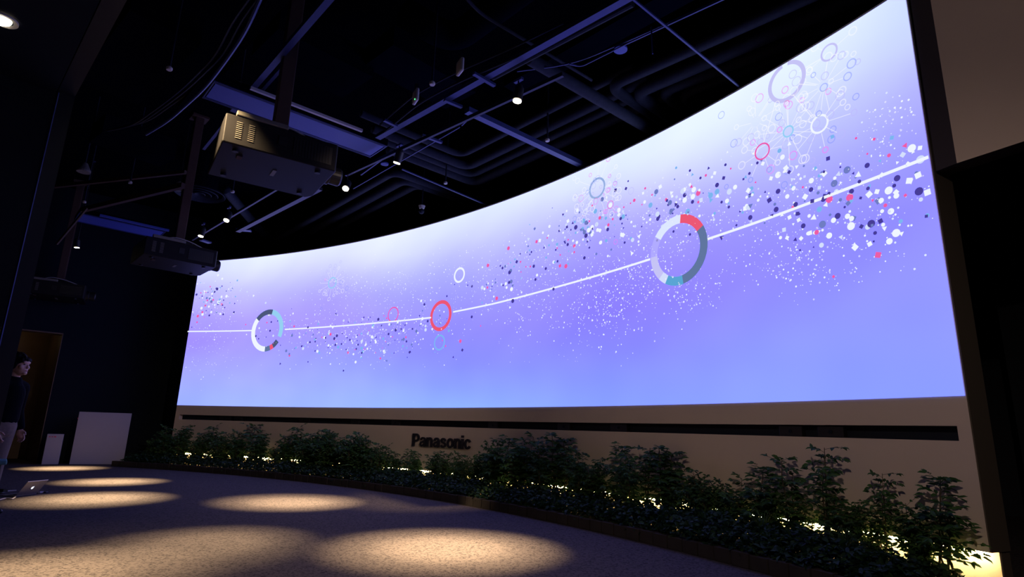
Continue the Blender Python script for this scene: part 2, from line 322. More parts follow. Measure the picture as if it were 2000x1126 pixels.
# ------------------------------------------------------------ projection screen and what it shows
CG = [[(160, 180, 250), (162, 178, 249), (165, 175, 248), (165, 169, 246), (165, 162, 243), (165, 154, 241), (165, 146, 238), (170, 153, 241), (176, 162, 244), (181, 170, 246), (186, 178, 247), (191, 187, 248), (205, 207, 250), (216, 223, 252), (216, 224, 252)], [(160, 181, 250), (162, 178, 249), (165, 175, 248), (165, 169, 246), (165, 163, 243), (166, 156, 241), (166, 149, 239), (171, 156, 242), (177, 163, 244), (182, 171, 246), (188, 181, 247), (194, 192, 249), (209, 212, 251), (219, 226, 253), (222, 230, 253)], [(162, 183, 251), (163, 180, 249), (165, 176, 248), (165, 170, 246), (166, 164, 243), (167, 158, 242), (168, 153, 240), (173, 159, 242), (178, 164, 245), (184, 173, 246), (190, 184, 248), (198, 198, 250), (213, 217, 252), (223, 230, 254), (229, 238, 254)], [(163, 185, 251), (164, 181, 250), (165, 176, 248), (165, 170, 246), (166, 165, 244), (168, 160, 242), (170, 158, 242), (174, 161, 243), (179, 164, 245), (184, 175, 246), (191, 186, 248), (201, 201, 250), (216, 220, 253), (226, 233, 254), (233, 242, 255)], [(164, 187, 252), (164, 182, 250), (165, 176, 248), (165, 170, 246), (166, 166, 244), (168, 162, 243), (171, 160, 243), (175, 162, 244), (178, 164, 245), (183, 174, 246), (190, 185, 248), (200, 201, 250), (215, 219, 253), (225, 232, 254), (232, 242, 255)], [(164, 187, 251), (164, 182, 250), (164, 177, 248), (164, 171, 246), (165, 167, 245), (167, 163, 243), (171, 160, 243), (175, 160, 243), (177, 162, 244), (180, 170, 245), (186, 181, 247), (198, 198, 250), (212, 215, 252), (223, 229, 254), (231, 240, 255)], [(162, 187, 251), (163, 182, 250), (163, 177, 248), (163, 171, 246), (164, 167, 245), (167, 163, 244), (170, 160, 243), (174, 158, 243), (174, 160, 243), (175, 164, 244), (183, 177, 246), (195, 194, 249), (210, 212, 252), (222, 227, 253), (231, 239, 255)], [(161, 186, 250), (161, 182, 249), (162, 177, 248), (162, 172, 247), (162, 167, 246), (166, 162, 244), (170, 158, 243), (172, 156, 242), (171, 158, 242), (172, 160, 243), (182, 176, 246), (194, 193, 249), (209, 212, 252), (222, 228, 253), (232, 240, 255)], [(159, 186, 250), (159, 181, 249), (159, 175, 248), (159, 170, 247), (160, 165, 245), (164, 160, 244), (167, 156, 242), (169, 154, 242), (169, 157, 242), (172, 162, 244), (182, 178, 247), (196, 196, 249), (212, 216, 252), (226, 232, 254), (232, 240, 255)], [(156, 184, 251), (156, 179, 249), (155, 172, 248), (155, 166, 246), (156, 160, 244), (160, 156, 243), (163, 153, 241), (166, 154, 242), (168, 159, 243), (173, 167, 245), (185, 184, 248), (199, 201, 250), (218, 223, 253), (229, 236, 255), (233, 241, 255)], [(152, 183, 252), (152, 176, 250), (151, 168, 247), (150, 161, 245), (152, 155, 242), (156, 152, 242), (159, 150, 240), (163, 155, 242), (168, 162, 244), (175, 172, 246), (188, 189, 248), (202, 206, 251), (222, 228, 254), (229, 237, 255), (233, 241, 255)], [(150, 182, 252), (148, 174, 250), (148, 165, 247), (148, 158, 244), (149, 151, 242), (152, 149, 241), (156, 147, 240), (161, 154, 242), (166, 162, 244), (175, 174, 246), (187, 189, 248), (202, 207, 251), (219, 226, 254), (227, 235, 254), (232, 240, 255)], [(148, 181, 251), (147, 172, 249), (146, 163, 247), (146, 155, 244), (148, 149, 242), (150, 147, 241), (153, 146, 240), (159, 153, 242), (164, 161, 244), (172, 172, 246), (184, 186, 248), (200, 204, 251), (215, 221, 253), (225, 234, 254), (232, 241, 255)], [(146, 181, 251), (145, 170, 249), (144, 160, 247), (145, 152, 243), (146, 148, 242), (148, 145, 241), (151, 144, 240), (156, 152, 242), (162, 160, 244), (170, 170, 246), (182, 184, 248), (197, 200, 251), (213, 219, 253), (225, 234, 254), (232, 243, 255)], [(145, 180, 250), (144, 168, 249), (143, 158, 246), (144, 150, 243), (145, 146, 241), (147, 143, 241), (150, 144, 241), (156, 151, 242), (162, 159, 244), (170, 169, 246), (182, 182, 249), (196, 198, 251), (212, 218, 253), (224, 232, 254), (231, 242, 255)], [(144, 177, 250), (143, 167, 248), (143, 157, 246), (144, 149, 243), (145, 145, 241), (147, 141, 240), (151, 144, 241), (156, 151, 243), (163, 159, 245), (172, 170, 247), (183, 183, 249), (196, 199, 251), (210, 216, 253), (221, 230, 254), (228, 240, 254)], [(144, 174, 250), (143, 165, 248), (143, 156, 245), (144, 148, 242), (145, 143, 241), (147, 140, 240), (152, 144, 241), (158, 151, 243), (165, 160, 245), (174, 171, 247), (184, 183, 249), (196, 197, 251), (208, 214, 252), (220, 228, 254), (230, 241, 254)], [(143, 172, 250), (143, 163, 247), (143, 155, 245), (143, 147, 242), (144, 140, 241), (147, 139, 241), (151, 142, 242), (158, 150, 243), (165, 159, 245), (174, 170, 247), (183, 181, 249), (195, 196, 250), (208, 213, 252), (222, 230, 254), (232, 243, 255)], [(143, 169, 250), (143, 161, 247), (143, 153, 245), (143, 145, 243), (143, 138, 241), (146, 136, 241), (149, 138, 241), (156, 146, 243), (163, 156, 244), (173, 167, 246), (183, 180, 248), (196, 197, 250), (210, 216, 252), (225, 235, 254), (232, 244, 255)], [(142, 166, 250), (142, 160, 247), (142, 152, 245), (142, 143, 243), (142, 136, 241), (143, 131, 240), (147, 134, 241), (154, 142, 242), (162, 153, 243), (172, 165, 246), (184, 180, 248), (199, 200, 251), (214, 220, 253), (228, 238, 255), (233, 245, 255)], [(142, 165, 250), (142, 159, 248), (142, 151, 246), (142, 142, 243), (142, 135, 241), (142, 129, 240), (146, 134, 241), (153, 142, 241), (161, 152, 243), (172, 166, 246), (186, 183, 248), (202, 203, 251), (217, 225, 254), (228, 240, 255), (233, 246, 255)], [(142, 164, 250), (142, 158, 248), (142, 151, 246), (142, 143, 243), (142, 136, 241), (143, 131, 241), (148, 136, 241), (154, 143, 241), (162, 154, 243), (174, 168, 246), (188, 186, 248), (204, 207, 251), (219, 228, 254), (229, 240, 255), (233, 246, 255)], [(142, 163, 250), (142, 158, 249), (142, 152, 247), (142, 145, 244), (142, 138, 242), (144, 134, 241), (148, 138, 241), (154, 145, 242), (164, 157, 244), (176, 172, 248), (190, 191, 250), (206, 212, 252), (220, 230, 254), (228, 241, 255), (233, 246, 255)], [(142, 163, 250), (142, 159, 249), (142, 154, 248), (142, 147, 245), (142, 140, 243), (144, 137, 242), (148, 140, 242), (156, 149, 244), (168, 163, 247), (180, 179, 250), (193, 196, 251), (206, 214, 253), (218, 230, 254), (228, 240, 255), (232, 245, 255)], [(143, 163, 251), (144, 160, 249), (144, 156, 248), (144, 150, 246), (144, 144, 244), (145, 140, 242), (150, 143, 244), (158, 153, 246), (170, 168, 248), (182, 183, 250), (192, 198, 252), (205, 214, 253), (217, 228, 254), (226, 239, 255), (230, 244, 255)], [(144, 162, 251), (145, 160, 250), (146, 157, 248), (147, 153, 247), (147, 148, 245), (147, 144, 244), (150, 145, 244), (160, 156, 247), (169, 168, 249), (178, 180, 250), (188, 192, 251), (200, 207, 253), (214, 225, 254), (221, 234, 255), (224, 238, 255)], [(143, 160, 251), (146, 159, 250), (149, 158, 248), (150, 155, 248), (150, 152, 247), (150, 148, 246), (152, 147, 246), (158, 153, 247), (164, 161, 248), (170, 169, 249), (177, 178, 250), (189, 195, 252), (203, 215, 254), (209, 224, 255), (212, 227, 255)]]
GA, GZ = 27, 15
def sample(a, z):
    u = (A1-a)/(A1-A0)*(GA-1); v = (z-1.4)/3.6*(GZ-1)
    i = max(0, min(GA-2, int(u))); j = max(0, min(GZ-2, int(v))); u = min(1, max(0, u-i)); v = min(1, max(0, v-j))
    c = [np.array(CG[p][q], float) for p, q in ((i, j), (i+1, j), (i, j+1), (i+1, j+1))]
    return (c[0]*(1-u)+c[1]*u)*(1-v)+(c[2]*(1-u)+c[3]*u)*v
ZB, ZT = 1.400, 4.995
na, nz = 220, 60
mb = MB(); cols = []
rngs = np.random.RandomState(3)
def fbm(a, z):
    v = 0
    for k, (fa, fz, am) in enumerate(((.33, 1.1, 1), (.7, 2.3, .5), (1.6, 3.9, .3))):
        v += am*math.sin(fa*a+1.7*k+2.1*math.sin(fz*z+k))*math.cos(fz*z*1.1+fa*a*.6+k*2.2)
    return v
for i in range(na+1):
    a = A1-.015+(A0-A1+.03)*i/na
    for j in range(nz+1):
        z = ZB+(ZT-ZB)*j/nz
        mb.v.append(cur(a, RS-.006, z)); cols.append(np.clip(sample(a, z)+fbm(a, z)*np.array([4, 4, 1]), 0, 255))
for i in range(na):
    for j in range(nz):
        k = i*(nz+1)+j; mb.f.append((k, k+nz+1, k+nz+2, k+1)); mb.mi.append(0)
mb.open = True
def emis(name, col, alpha=1.0, sampled=False, attr=False):
    m = bpy.data.materials.new(name); m.use_nodes = True; nt = m.node_tree
    for n in list(nt.nodes):
        if n.type != 'OUTPUT_MATERIAL': nt.nodes.remove(n)
    out = [n for n in nt.nodes if n.type == 'OUTPUT_MATERIAL'][0]
    e = nt.nodes.new('ShaderNodeEmission')
    if attr:
        at = nt.nodes.new('ShaderNodeVertexColor'); at.layer_name = 'picture'; nt.links.new(at.outputs[0], e.inputs[0])
    else: e.inputs[0].default_value = (*col, 1)
    e.inputs[1].default_value = 1
    if alpha < 1:
        t = nt.nodes.new('ShaderNodeBsdfTransparent'); x = nt.nodes.new('ShaderNodeMixShader'); x.inputs[0].default_value = alpha
        nt.links.new(t.outputs[0], x.inputs[1]); nt.links.new(e.outputs[0], x.inputs[2]); nt.links.new(x.outputs[0], out.inputs[0])
    else: nt.links.new(e.outputs[0], out.inputs[0])
    if not sampled: m.cycles.emission_sampling = 'NONE'
    return m
scr = mb.build('projection_screen', emis('screen_picture', None, sampled=True, attr=True), loc=(0, 0, 0))
scr.data.materials[0].cycles.emission_sampling = 'FRONT_BACK'
ca = scr.data.color_attributes.new('picture', 'FLOAT_COLOR', 'POINT')
arr = np.ones((len(cols), 4), np.float32)
for i, c in enumerate(cols):
    l = lin(c); arr[i, :3] = (l[0], l[1], l[2]*BLUE)
ca.data.foreach_set('color', arr.ravel())
tag(scr, 'huge curved projection screen glowing lavender and white above the shrubs', 'screen')

# graphics of the picture: flat shapes lying on the curve, in (angle, height)
PAL = dict(white=(240, 246, 255), navy=(72, 62, 150), pink=(236, 95, 165), red=(236, 88, 118), cyan=(125, 182, 238), slate=(112, 125, 195),
           pale=(212, 222, 252), grey=(76, 88, 122), steel=(96, 118, 160), lav=(198, 196, 246), blue=(150, 176, 222), teal=(90, 165, 212), sky=(150, 208, 242), faint=(222, 232, 255))
MI = {}; GM = []
for k, c in PAL.items(): MI[k] = len(GM); GM.append(emis('picture_'+k, lin(c)))
MI['soft'] = len(GM); GM.append(emis('picture_soft_white', lin((255, 255, 255)), 0.45))
MI['softlav'] = len(GM); GM.append(emis('picture_soft_lavender', lin((190, 186, 246)), 0.5))
MI['softblue'] = len(GM); GM.append(emis('picture_soft_blue', lin((120, 140, 215)), 0.5))
MI['softpink'] = len(GM); GM.append(emis('picture_soft_pink', lin((240, 120, 190)), 0.6))
KD = math.degrees(1)/RS                      # degrees per metre along the wall
g = MB(); g.open = True; lay = [0]
def sp(a, z, x, y):                          # point x metres right, y up of (a, z)
    lay0 = .010+.004*(lay[0] % 7)/7
    return cur(a-x*KD, RS-lay0, z+y)
def inside(a, z): return A0+.05 < a < A1-.05 and ZB+.01 < z < ZT-.01
def ring(c, r, th, col, a0=0, a1=360, sx=1.0):
    lay[0] += 1; n = max(6, int((a1-a0)/9)); vs = []; ok = []
    for i in range(n+1):
        t = math.radians(a0+(a1-a0)*i/n)     # clockwise from twelve
        for q in (r, r-th):
            zz = min(c[1]+q*math.cos(t), ZT-.004)
            vs.append(sp(c[0], zz, q*math.sin(t)*sx, 0))
    g.add(vs, [(2*i, 2*i+1, 2*i+3, 2*i+2) for i in range(n) if c[1]+r*math.cos(math.radians(a0+(a1-a0)*(i+.5)/n)) < ZT], MI[col])
def poly(c, r, n, col, rot=0):
    lay[0] += 1
    if not inside(*c): return
    g.add([sp(c[0], c[1], r*math.sin(rot+2*PI*i/n), r*math.cos(rot+2*PI*i/n)) for i in range(n)], [tuple(range(n))], MI[col])
def seg(a, b_, wd, col):
    lay[0] += 1; n = 24 if abs(a[0]-b_[0]) > 2 else 2
    L = math.hypot((a[0]-b_[0])/KD, a[1]-b_[1]); nx, nz_ = -(b_[1]-a[1])/L, -(b_[0]-a[0])/KD/L
    nx, nz_ = (-(b_[1]-a[1])/L), ((a[0]-b_[0])/KD/L)
    vs = []
    for i in range(n+1):
        t = i/n; aa = a[0]+(b_[0]-a[0])*t; z = a[1]+(b_[1]-a[1])*t
        if z > ZT: z = ZT
        for s_ in (-.5, .5): vs.append(sp(aa, z, nx*wd*s_, nz_*wd*s_))
    g.add(vs, [(2*i, 2*i+1, 2*i+3, 2*i+2) for i in range(n)], MI[col])
def jitter(c, s): return (c[0]+rnd.gauss(0, s)*KD, c[1]+rnd.gauss(0, s))

# the line through the four large rings
for p, q in [((73.256, 3.199), (70.123, 3.184)), ((70.123, 3.184), (66.66, 3.164)), ((63.747, 3.148), (59.621, 3.134)), ((59.621, 3.134), (54.785, 3.113)), ((54.785, 3.113), (50.061, 3.082)), ((48.205, 3.127), (45.153, 3.15)), ((45.153, 3.15), (39.977, 3.22)), ((39.977, 3.22), (34.742, 3.273)), ((32.056, 3.311), (29.412, 3.325)), ((29.412, 3.325), (26.758, 3.345)), ((26.758, 3.345), (24.417, 3.359))]: seg(p, q, .030, 'white')
BIG = {'B': ((33.308, 3.289), 0.453), 'A': ((65.461, 3.151), 0.5), 'R': ((49.242, 3.095), 0.296), 'P': ((53.48, 3.247), 0.16), 'W': ((47.839, 3.811), 0.149), 'C': ((49.225, 2.586), 0.149)}
c, r = BIG['B']
for a0, a1, col in ((8, 62, 'red'), (62, 172, 'steel'), (172, 210, 'teal'), (210, 226, 'pale'), (226, 270, 'lav'), (270, 306, 'softlav'), (306, 368, 'faint')):
    ring(c, r, r*.25, col, a0, a1)
c, r = BIG['A']
for a0, a1, col in ((-52, 12, 'grey'), (12, 112, 'sky'), (126, 148, 'grey'), (148, 160, 'red'), (160, 180, 'steel'), (180, 308, 'white')):
    ring(c, r, r*.24, col, a0, a1)
ring(*BIG['R'], BIG['R'][1]*.24, 'red'); ring(*BIG['P'], BIG['P'][1]*.16, 'pink')
ring(*BIG['W'], BIG['W'][1]*.26, 'white'); ring(*BIG['C'], BIG['C'][1]*.2, 'cyan')
# bursts: rings joined by spokes
for c, r, th, col, ns, sl, hub in [((37.752, 4.589), 0.167, 0.033, 'blue', 12, 0.42, 1), ((28.287, 4.771), 0.23, 0.046, 'lav', 0, 0, 1), ((26.747, 4.824), 0.093, 0.02, 'lav', 6, 0.2, 0), ((27.032, 4.503), 0.071, 0.014, 'faint', 11, 0.26, 1), ((27.303, 4.117), 0.1, 0.022, 'white', 11, 0.3, 1), ((28.382, 4.197), 0.066, 0.017, 'sky', 14, 0.34, 1), ((29.404, 4.107), 0.098, 0.018, 'pink', 9, 0.26, 1), ((29.564, 4.489), 0.067, 0.013, 'faint', 9, 0.22, 0), ((59.575, 4.131), 0.132, 0.026, 'sky', 16, 0.34, 0), ((36.938, 4.247), 0.062, 0.009, 'pink', 6, 0.15, 1), ((38.548, 4.267), 0.049, 0.01, 'faint', 9, 0.13, 0), ((38.783, 4.526), 0.054, 0.008, 'softpink', 3, 0.1, 0), ((36.645, 4.53), 0.052, 0.007, 'softblue', 3, 0.1, 0)]:
    ring(c, r, th, col)
    for i in range(ns):
        t = 2*PI*(i+rnd.random()*.5)/ns; L = sl*rnd.uniform(.75, 1.15)
        e = (c[0]-math.sin(t)*L*KD, c[1]+math.cos(t)*L)
        s0 = (c[0]-math.sin(t)*r*KD, c[1]+math.cos(t)*r)
        if e[1] > ZT-.05: continue
        seg(s0, e, .008, 'soft'); rr = rnd.choice((.035, .045, .05))
        ring((e[0]-math.sin(t)*rr*KD, e[1]+math.cos(t)*rr), rr, .012, rnd.choice(('soft', 'soft', 'softlav', 'softblue', 'softpink') if hub else ('soft', 'soft', 'softlav')))
# small free rings round the bursts
for c, s_, n in [((37.757, 4.528), 0.33, 26), ((28.356, 4.355), 0.42, 34), ((37.328, 4.851), 0.25, 10), ((59.274, 4.029), 0.22, 18), ((26.971, 4.709), 0.25, 10)]:
    for i in range(n):
        p = jitter(c, s_)
        if inside(*p) and p[1] < ZT-.08: ring(p, rnd.uniform(.03, .055), .010, rnd.choice(('softblue', 'softpink', 'softlav', 'soft', 'softlav')))
for a, b_ in [((28.301, 4.546), (28.364, 4.26)), ((28.099, 4.585), (27.512, 4.222)), ((27.833, 4.659), (27.268, 4.547)), ((27.808, 4.806), (27.027, 4.808)), ((28.732, 4.612), (29.346, 4.191)), ((28.91, 4.692), (29.486, 4.532)), ((37.47, 4.418), (37.094, 4.309)), ((37.987, 4.452), (38.482, 4.302)), ((38.215, 4.599), (38.682, 4.537)), ((37.275, 4.551), (36.834, 4.537))]: seg(a, b_, .012, 'soft')
# confetti and sparkles
for c, sa, sz, n, big in [((71.088, 3.983), 1.522, 0.292, 190, 0.038), ((61.271, 2.968), 2.231, 0.258, 100, 0.034), ((65.192, 3.327), 1.517, 0.31, 30, 0.034), ((57.501, 2.737), 2.163, 0.244, 120, 0.034), ((52.849, 2.907), 2.054, 0.262, 120, 0.034), ((54.55, 2.475), 1.165, 0.147, 40, 0.03), ((49.258, 2.862), 2.138, 0.275, 50, 0.034), ((45.213, 3.51), 1.78, 0.262, 60, 0.036), ((42.515, 3.677), 1.65, 0.249, 75, 0.036), ((39.66, 3.995), 1.664, 0.253, 110, 0.038), ((37.047, 3.943), 1.63, 0.202, 90, 0.036), ((34.146, 3.972), 1.407, 0.249, 90, 0.036), ((32.341, 3.99), 1.043, 0.187, 70, 0.036), ((30.341, 3.704), 1.19, 0.182, 90, 0.036), ((28.226, 3.523), 1.002, 0.196, 90, 0.036), ((27.646, 3.132), 0.939, 0.155, 60, 0.038), ((26.174, 3.256), 1.017, 0.203, 80, 0.036), ((25.095, 3.294), 0.499, 0.206, 26, 0.036), ((25.747, 2.844), 0.774, 0.138, 35, 0.036)]:
    for i in range(int(n*.62)):
        p = (c[0]+rnd.gauss(0, sa), c[1]+rnd.gauss(0, sz))
        col = rnd.choice(('white', 'white', 'white', 'pale', 'navy', 'navy', 'slate', 'pink', 'cyan'))
        k = rnd.choice((12, 12, 12, 4, 4, 3)); rr = big*rnd.choice((.35, .5, .5, .7, .8, 1.0))
        poly(p, rr, k, col, rnd.random()*6)
for c, sa, sz, n in [((70.973, 3.787), 2.025, 0.395, 260), ((70.796, 2.64), 1.739, 0.378, 220), ((60.605, 3.13), 2.965, 0.352, 350), ((55.181, 2.909), 2.811, 0.38, 520), ((52.747, 4.01), 2.324, 0.275, 260), ((56.043, 3.92), 2.418, 0.229, 150), ((50.673, 3.202), 2.642, 0.411, 260), ((46.477, 3.714), 2.442, 0.341, 220), ((41.417, 3.782), 2.105, 0.305, 260), ((40.651, 2.906), 2.005, 0.327, 380), ((36.785, 3.019), 1.706, 0.369, 520), ((37.403, 2.611), 1.175, 0.257, 260), ((34.511, 3.16), 1.279, 0.275, 260), ((32.923, 2.696), 0.814, 0.158, 320), ((31.724, 3.467), 0.88, 0.126, 260), ((33.899, 3.806), 1.501, 0.28, 260), ((30.506, 2.993), 1.175, 0.176, 160), ((28.798, 2.804), 0.859, 0.117, 330), ((27.661, 2.562), 0.772, 0.09, 200), ((28.306, 3.253), 1.157, 0.215, 220), ((26.109, 3.025), 0.938, 0.19, 200), ((25.329, 3.77), 0.459, 0.167, 260), ((27.19, 3.508), 1.059, 0.156, 220), ((59.023, 4.021), 1.995, 0.263, 160), ((25.664, 2.696), 0.64, 0.181, 70), ((43.62, 3.385), 2.241, 0.27, 160)]:
    for i in range(int(n*(.34 if c[0] < 33 else .55))):
        p = (c[0]+rnd.gauss(0, sa), c[1]+rnd.gauss(0, sz))
        poly(p, rnd.choice((.005, .006, .007, .009, .013))*(.8 if p[0] < 33 else 1), 6, rnd.choice(('white', 'soft', 'white', 'soft', 'faint')), 0)
go = g.build('screen_graphics', GM, parent=scr)
tag(go, 'rings, white line and confetti shapes shown on the screen')

# ------------------------------------------------------------ sensor boxes in the slot
SB = [(68.579, 0.345, 'black box in the wall slot, leftmost of all'), (67.309, 0.235, 'black box in the wall slot, second from the left end'), (61.023, 0.311, 'black box in the wall slot above the tall leafy left shrubs'), (56.312, 0.24, 'black box in the wall slot left of the wordmark, farther one'), (52.7, 0.23, 'black box in the wall slot just left of the wordmark'), (44.815, 0.22, 'black box in the wall slot just right of the wordmark'), (39.968, 0.25, 'black box in the wall slot above the tallest middle shrub'), (36.745, 0.289, 'black box in the wall slot above two slender middle shrubs'), (29.28, 0.246, 'widest black box in the wall slot, second from the right'), (28.002, 0.251, 'black box in the wall slot nearest the right end')]
for i, (a, wd, lab) in enumerate(SB):
    t = thing('sensor_box', lab, 'sensor', cur(a, RS+.06, Z0), math.radians(a-90), 'black boxes set into the slot of the wall')
    MB().box((0, 0, .052), (wd, .06, .098)).build('case', M['black'], t, bevel=.004)
    MB().tube([(0, -.0305, .05), (0, -.036, .05)], .018, 14).build('lens', M['slot'], t)

# ------------------------------------------------------------ lettering
def stroke(pts, wds, y0, y1, mb):
    n = len(pts)
    for side in (0,):
        L = []; Rr = []
        for i in range(n):
            a = pts[max(i-1, 0)]; c = pts[min(i+1, n-1)]; dx, dz = c[0]-a[0], c[1]-a[1]; l = math.hypot(dx, dz) or 1
            nx, nz_ = -dz/l, dx/l; wdt = wds[i]/2 if isinstance(wds, list) else wds/2
            L.append((pts[i][0]+nx*wdt, pts[i][1]+nz_*wdt)); Rr.append((pts[i][0]-nx*wdt, pts[i][1]-nz_*wdt))
        vs = [(x, y0, z) for x, z in L]+[(x, y0, z) for x, z in Rr]+[(x, y1, z) for x, z in L]+[(x, y1, z) for x, z in Rr]
        fs = []
        for i in range(n-1):
            fs += [(i, i+1, n+i+1, n+i), (2*n+i, 3*n+i, 3*n+i+1, 2*n+i+1), (i, 2*n+i, 2*n+i+1, i+1), (n+i, n+i+1, 3*n+i+1, 3*n+i)]
        fs += [(0, n, 3*n, 2*n), (n-1, 3*n-1, 4*n-1, 2*n-1)]
        mb.add(vs, fs)
def arc(cx, cz_, rx, rz, a0, a1, n=16):
    return [(cx+rx*math.cos(math.radians(a0+(a1-a0)*i/n)), cz_+rz*math.sin(math.radians(a0+(a1-a0)*i/n))) for i in range(n+1)]
# unit: cap height 1, x-height .74, stem .21
def glyph(ch, mb, y0, y1):
    W_ = .205
    if ch == 'P':
        stroke([(.10, 0), (.10, 1.0)], .21, y0, y1, mb)
        stroke([(.12, .92), (.33, .92)]+arc(.36, .675, .20, .245, 88, -88)+[(.33, .43), (.12, .43)], .165, y0, y1, mb)
        return .68
    if ch == 'a':
        stroke([(.11, .50)]+arc(.30, .52, .185, .155, 165, 10), .145, y0, y1, mb)
        stroke([(.485, .55), (.485, .10), (.51, 0)], .19, y0, y1, mb)
        stroke([(.45, .43), (.30, .40)]+arc(.22, .205, .135, .145, 80, 310)+[(.42, .20)], .135, y0, y1, mb)
        return .64
    if ch == 'n':
        stroke([(.10, 0), (.10, .735)], .195, y0, y1, mb)
        stroke([(.14, .52)]+arc(.31, .48, .165, .185, 140, 5)+[(.475, 0)], .175, y0, y1, mb)
        return .62
    if ch == 's':
        stroke([(.485, .50)]+arc(.29, .535, .165, .14, 10, 190)+[(.18, .44), (.42, .33)]+arc(.29, .205, .185, .14, 20, -170), .145, y0, y1, mb)
        return .60
    if ch == 'o':
        pts = arc(.31, .37, .225, .305, 0, 360, 28); pts[-1] = pts[0]
        stroke(arc(.31, .37, .215, .30, 0, 182), .165, y0, y1, mb); stroke(arc(.31, .37, .215, .30, 180, 362), .165, y0, y1, mb)
        return .65
    if ch == 'i':
        stroke([(.10, 0), (.10, .735)], .195, y0, y1, mb); stroke([(.10, .83), (.10, 1.0)], .195, y0, y1, mb)
        return .235
    if ch == 'c':
        stroke(arc(.31, .37, .215, .30, 28, 332, 26), .165, y0, y1, mb)
        return .6
word = 'Panasonic'; adv = [.68, .63, .63, .63, .61, .66, .63, .26, .60]
TW = 1.52; sc_ = .222; tot = sum(adv); kx = TW/(tot*sc_)
sign = thing('wall_lettering', 'large dark raised wordmark on the beige wall above the shrubs', 'sign', cur(48.61, RS, .712), math.radians(48.61-90))
x = -TW/2
for ch, ad in zip(word, adv):
    mb = MB(); glyph(ch, mb, 0, 1)
    mid = x+ad*sc_*kx/2; a = 48.61-mid*KD
    V = []
    base = Vector(cur(48.61, RS, .712)); rz = math.radians(48.61-90)
    for (gx, gy, gz) in mb.v:
        px = x+gx*sc_*kx; aa = 48.61-px*KD
        P_ = Vector(cur(aa, RS-.002-.022*(1-gy), .712+gz*sc_))-base
        P_.rotate(Matrix.Rotation(-rz, 3, 'Z')); V.append(tuple(P_))
    mb.v = V; mb.build('letter', M['ink'], sign)
    x += ad*sc_*kx

# ------------------------------------------------------------ LED strip in the base recess
b = MB(); arcband(b, A0+.15, A1-.15, RS+.035, RS+.085, .272, .296); one('light_strip', b, M['strip'], 'warm glowing light strip tucked under the foot of the curved wall', 'light')

# ------------------------------------------------------------ planter
RP = 17.49
b = MB(); arcband(b, A0-1.0, A1+1.6, RP+.10, RS+.12, 0, .055); one('planting_soil', b, M['soil'], 'dark strip of soil between the brick edging and the curved wall', 'soil')
b = MB(); a = A0-3.2; i = 0
while a < A1+1.8:
    wd = .195*KD; dz = rnd.uniform(-.004, .006); dr = rnd.uniform(-.006, .006)
    arcband(b, a+.025, a+wd-.02, RP+dr, RP+.10+dr, 0, .115+dz, 1); a += wd
one('planter_edging', b, M['brick'], 'low curved row of dark red bricks edging the planting bed', 'edging', bevel=.006)

def leaflet(mb, p, d, n_, L, wd, mi=0):
    # folded leaf: midrib p -> p + d L, halves tilted
    d = d/np.linalg.norm(d); s_ = np.cross(d, n_); s_ /= max(1e-9, np.linalg.norm(s_)); u = np.cross(s_, d)
    m1 = p+d*L*.35-u*L*.05; m2 = p+d*L*.72-u*L*.10; tip = p+d*L-u*L*.22
    vs = [p, m1, m2, tip, p+d*L*.32+s_*wd*.5+u*wd*.10, p+d*L*.70+s_*wd*.40, p+d*L*.32-s_*wd*.5+u*wd*.10, p+d*L*.70-s_*wd*.40]
    mb.add(vs, [(0, 1, 4), (1, 2, 5, 4), (2, 3, 5), (0, 6, 1), (1, 6, 7, 2), (2, 7, 3)], mi)

def rv(r):
    v = np.array([r.gauss(0, 1), r.gauss(0, 1), r.gauss(0, 1)]); return v/np.linalg.norm(v)

def make_shrub(seed, stems, spread, dens, low):
    # local +y faces the wall: growth is pressed flat on that side
    r = random.Random(seed); fo = MB(); fo.open = True; st = MB()
    for s_ in range(stems):
        a = r.random()*2*PI; rad = spread*r.uniform(.1, 1); h = r.uniform(.55, .95) if s_ else 1.0
        k0 = .35 if s_ == 0 else 1
        base = np.array([r.uniform(-.05, .05), r.uniform(-.05, .02), 0]); top = np.array([math.cos(a)*rad*k0, math.sin(a)*rad*k0, h*.93])
        pts = [base + (top-base)*t + np.array([r.uniform(-.02, .02), r.uniform(-.02, .02), 0]) for t in np.linspace(0, 1, 6)]
        st.tube(pts, [.010, .009, .008, .006, .005, .003], 5)
        nb = int(dens*h)
        for k in range(nb):
            t = low+(1-low)*(k+.5)/nb; i = min(4, int(t*5)); f_ = t*5-i; p = pts[i]*(1-f_)+pts[i+1]*f_
            aa = k*2.4+r.random(); el = r.uniform(.1, .9)
            d = np.array([math.cos(aa)*math.cos(el), math.sin(aa)*math.cos(el), math.sin(el)])
            BL = r.uniform(.12, .24)*(1.15-.5*t); q = p.copy(); npair = r.randint(2, 4)
            ptsb = [p]
            for m_ in range(npair):
                q = q+d*BL/npair; d = d+np.array([0, 0, -.16]); d /= np.linalg.norm(d); ptsb.append(q.copy())
                sd = np.cross(d, [0, 0, 1.0]); sd /= max(1e-9, np.linalg.norm(sd))
                for sg in (-1, 1):
                    dd = sd*sg+d*.6+rv(r)*.35+np.array([0, 0, r.uniform(-.5, .35)]); nn = np.array([0, -.55, .8])+rv(r)*.75
                    leaflet(fo, q, dd, nn, r.uniform(.055, .085), r.uniform(.024, .036))
            leaflet(fo, q, d+rv(r)*.15, np.array([0, -.5, .8])+rv(r)*.3, .07, .03)
            st.tube(ptsb, .0022, 3, caps=False)
    for m in (fo, st):
        m.v = [(x, (.13*math.tanh(y/.13) if y > 0 else y), z) for x, y, z in m.v]
    return fo, st
VAR = {}
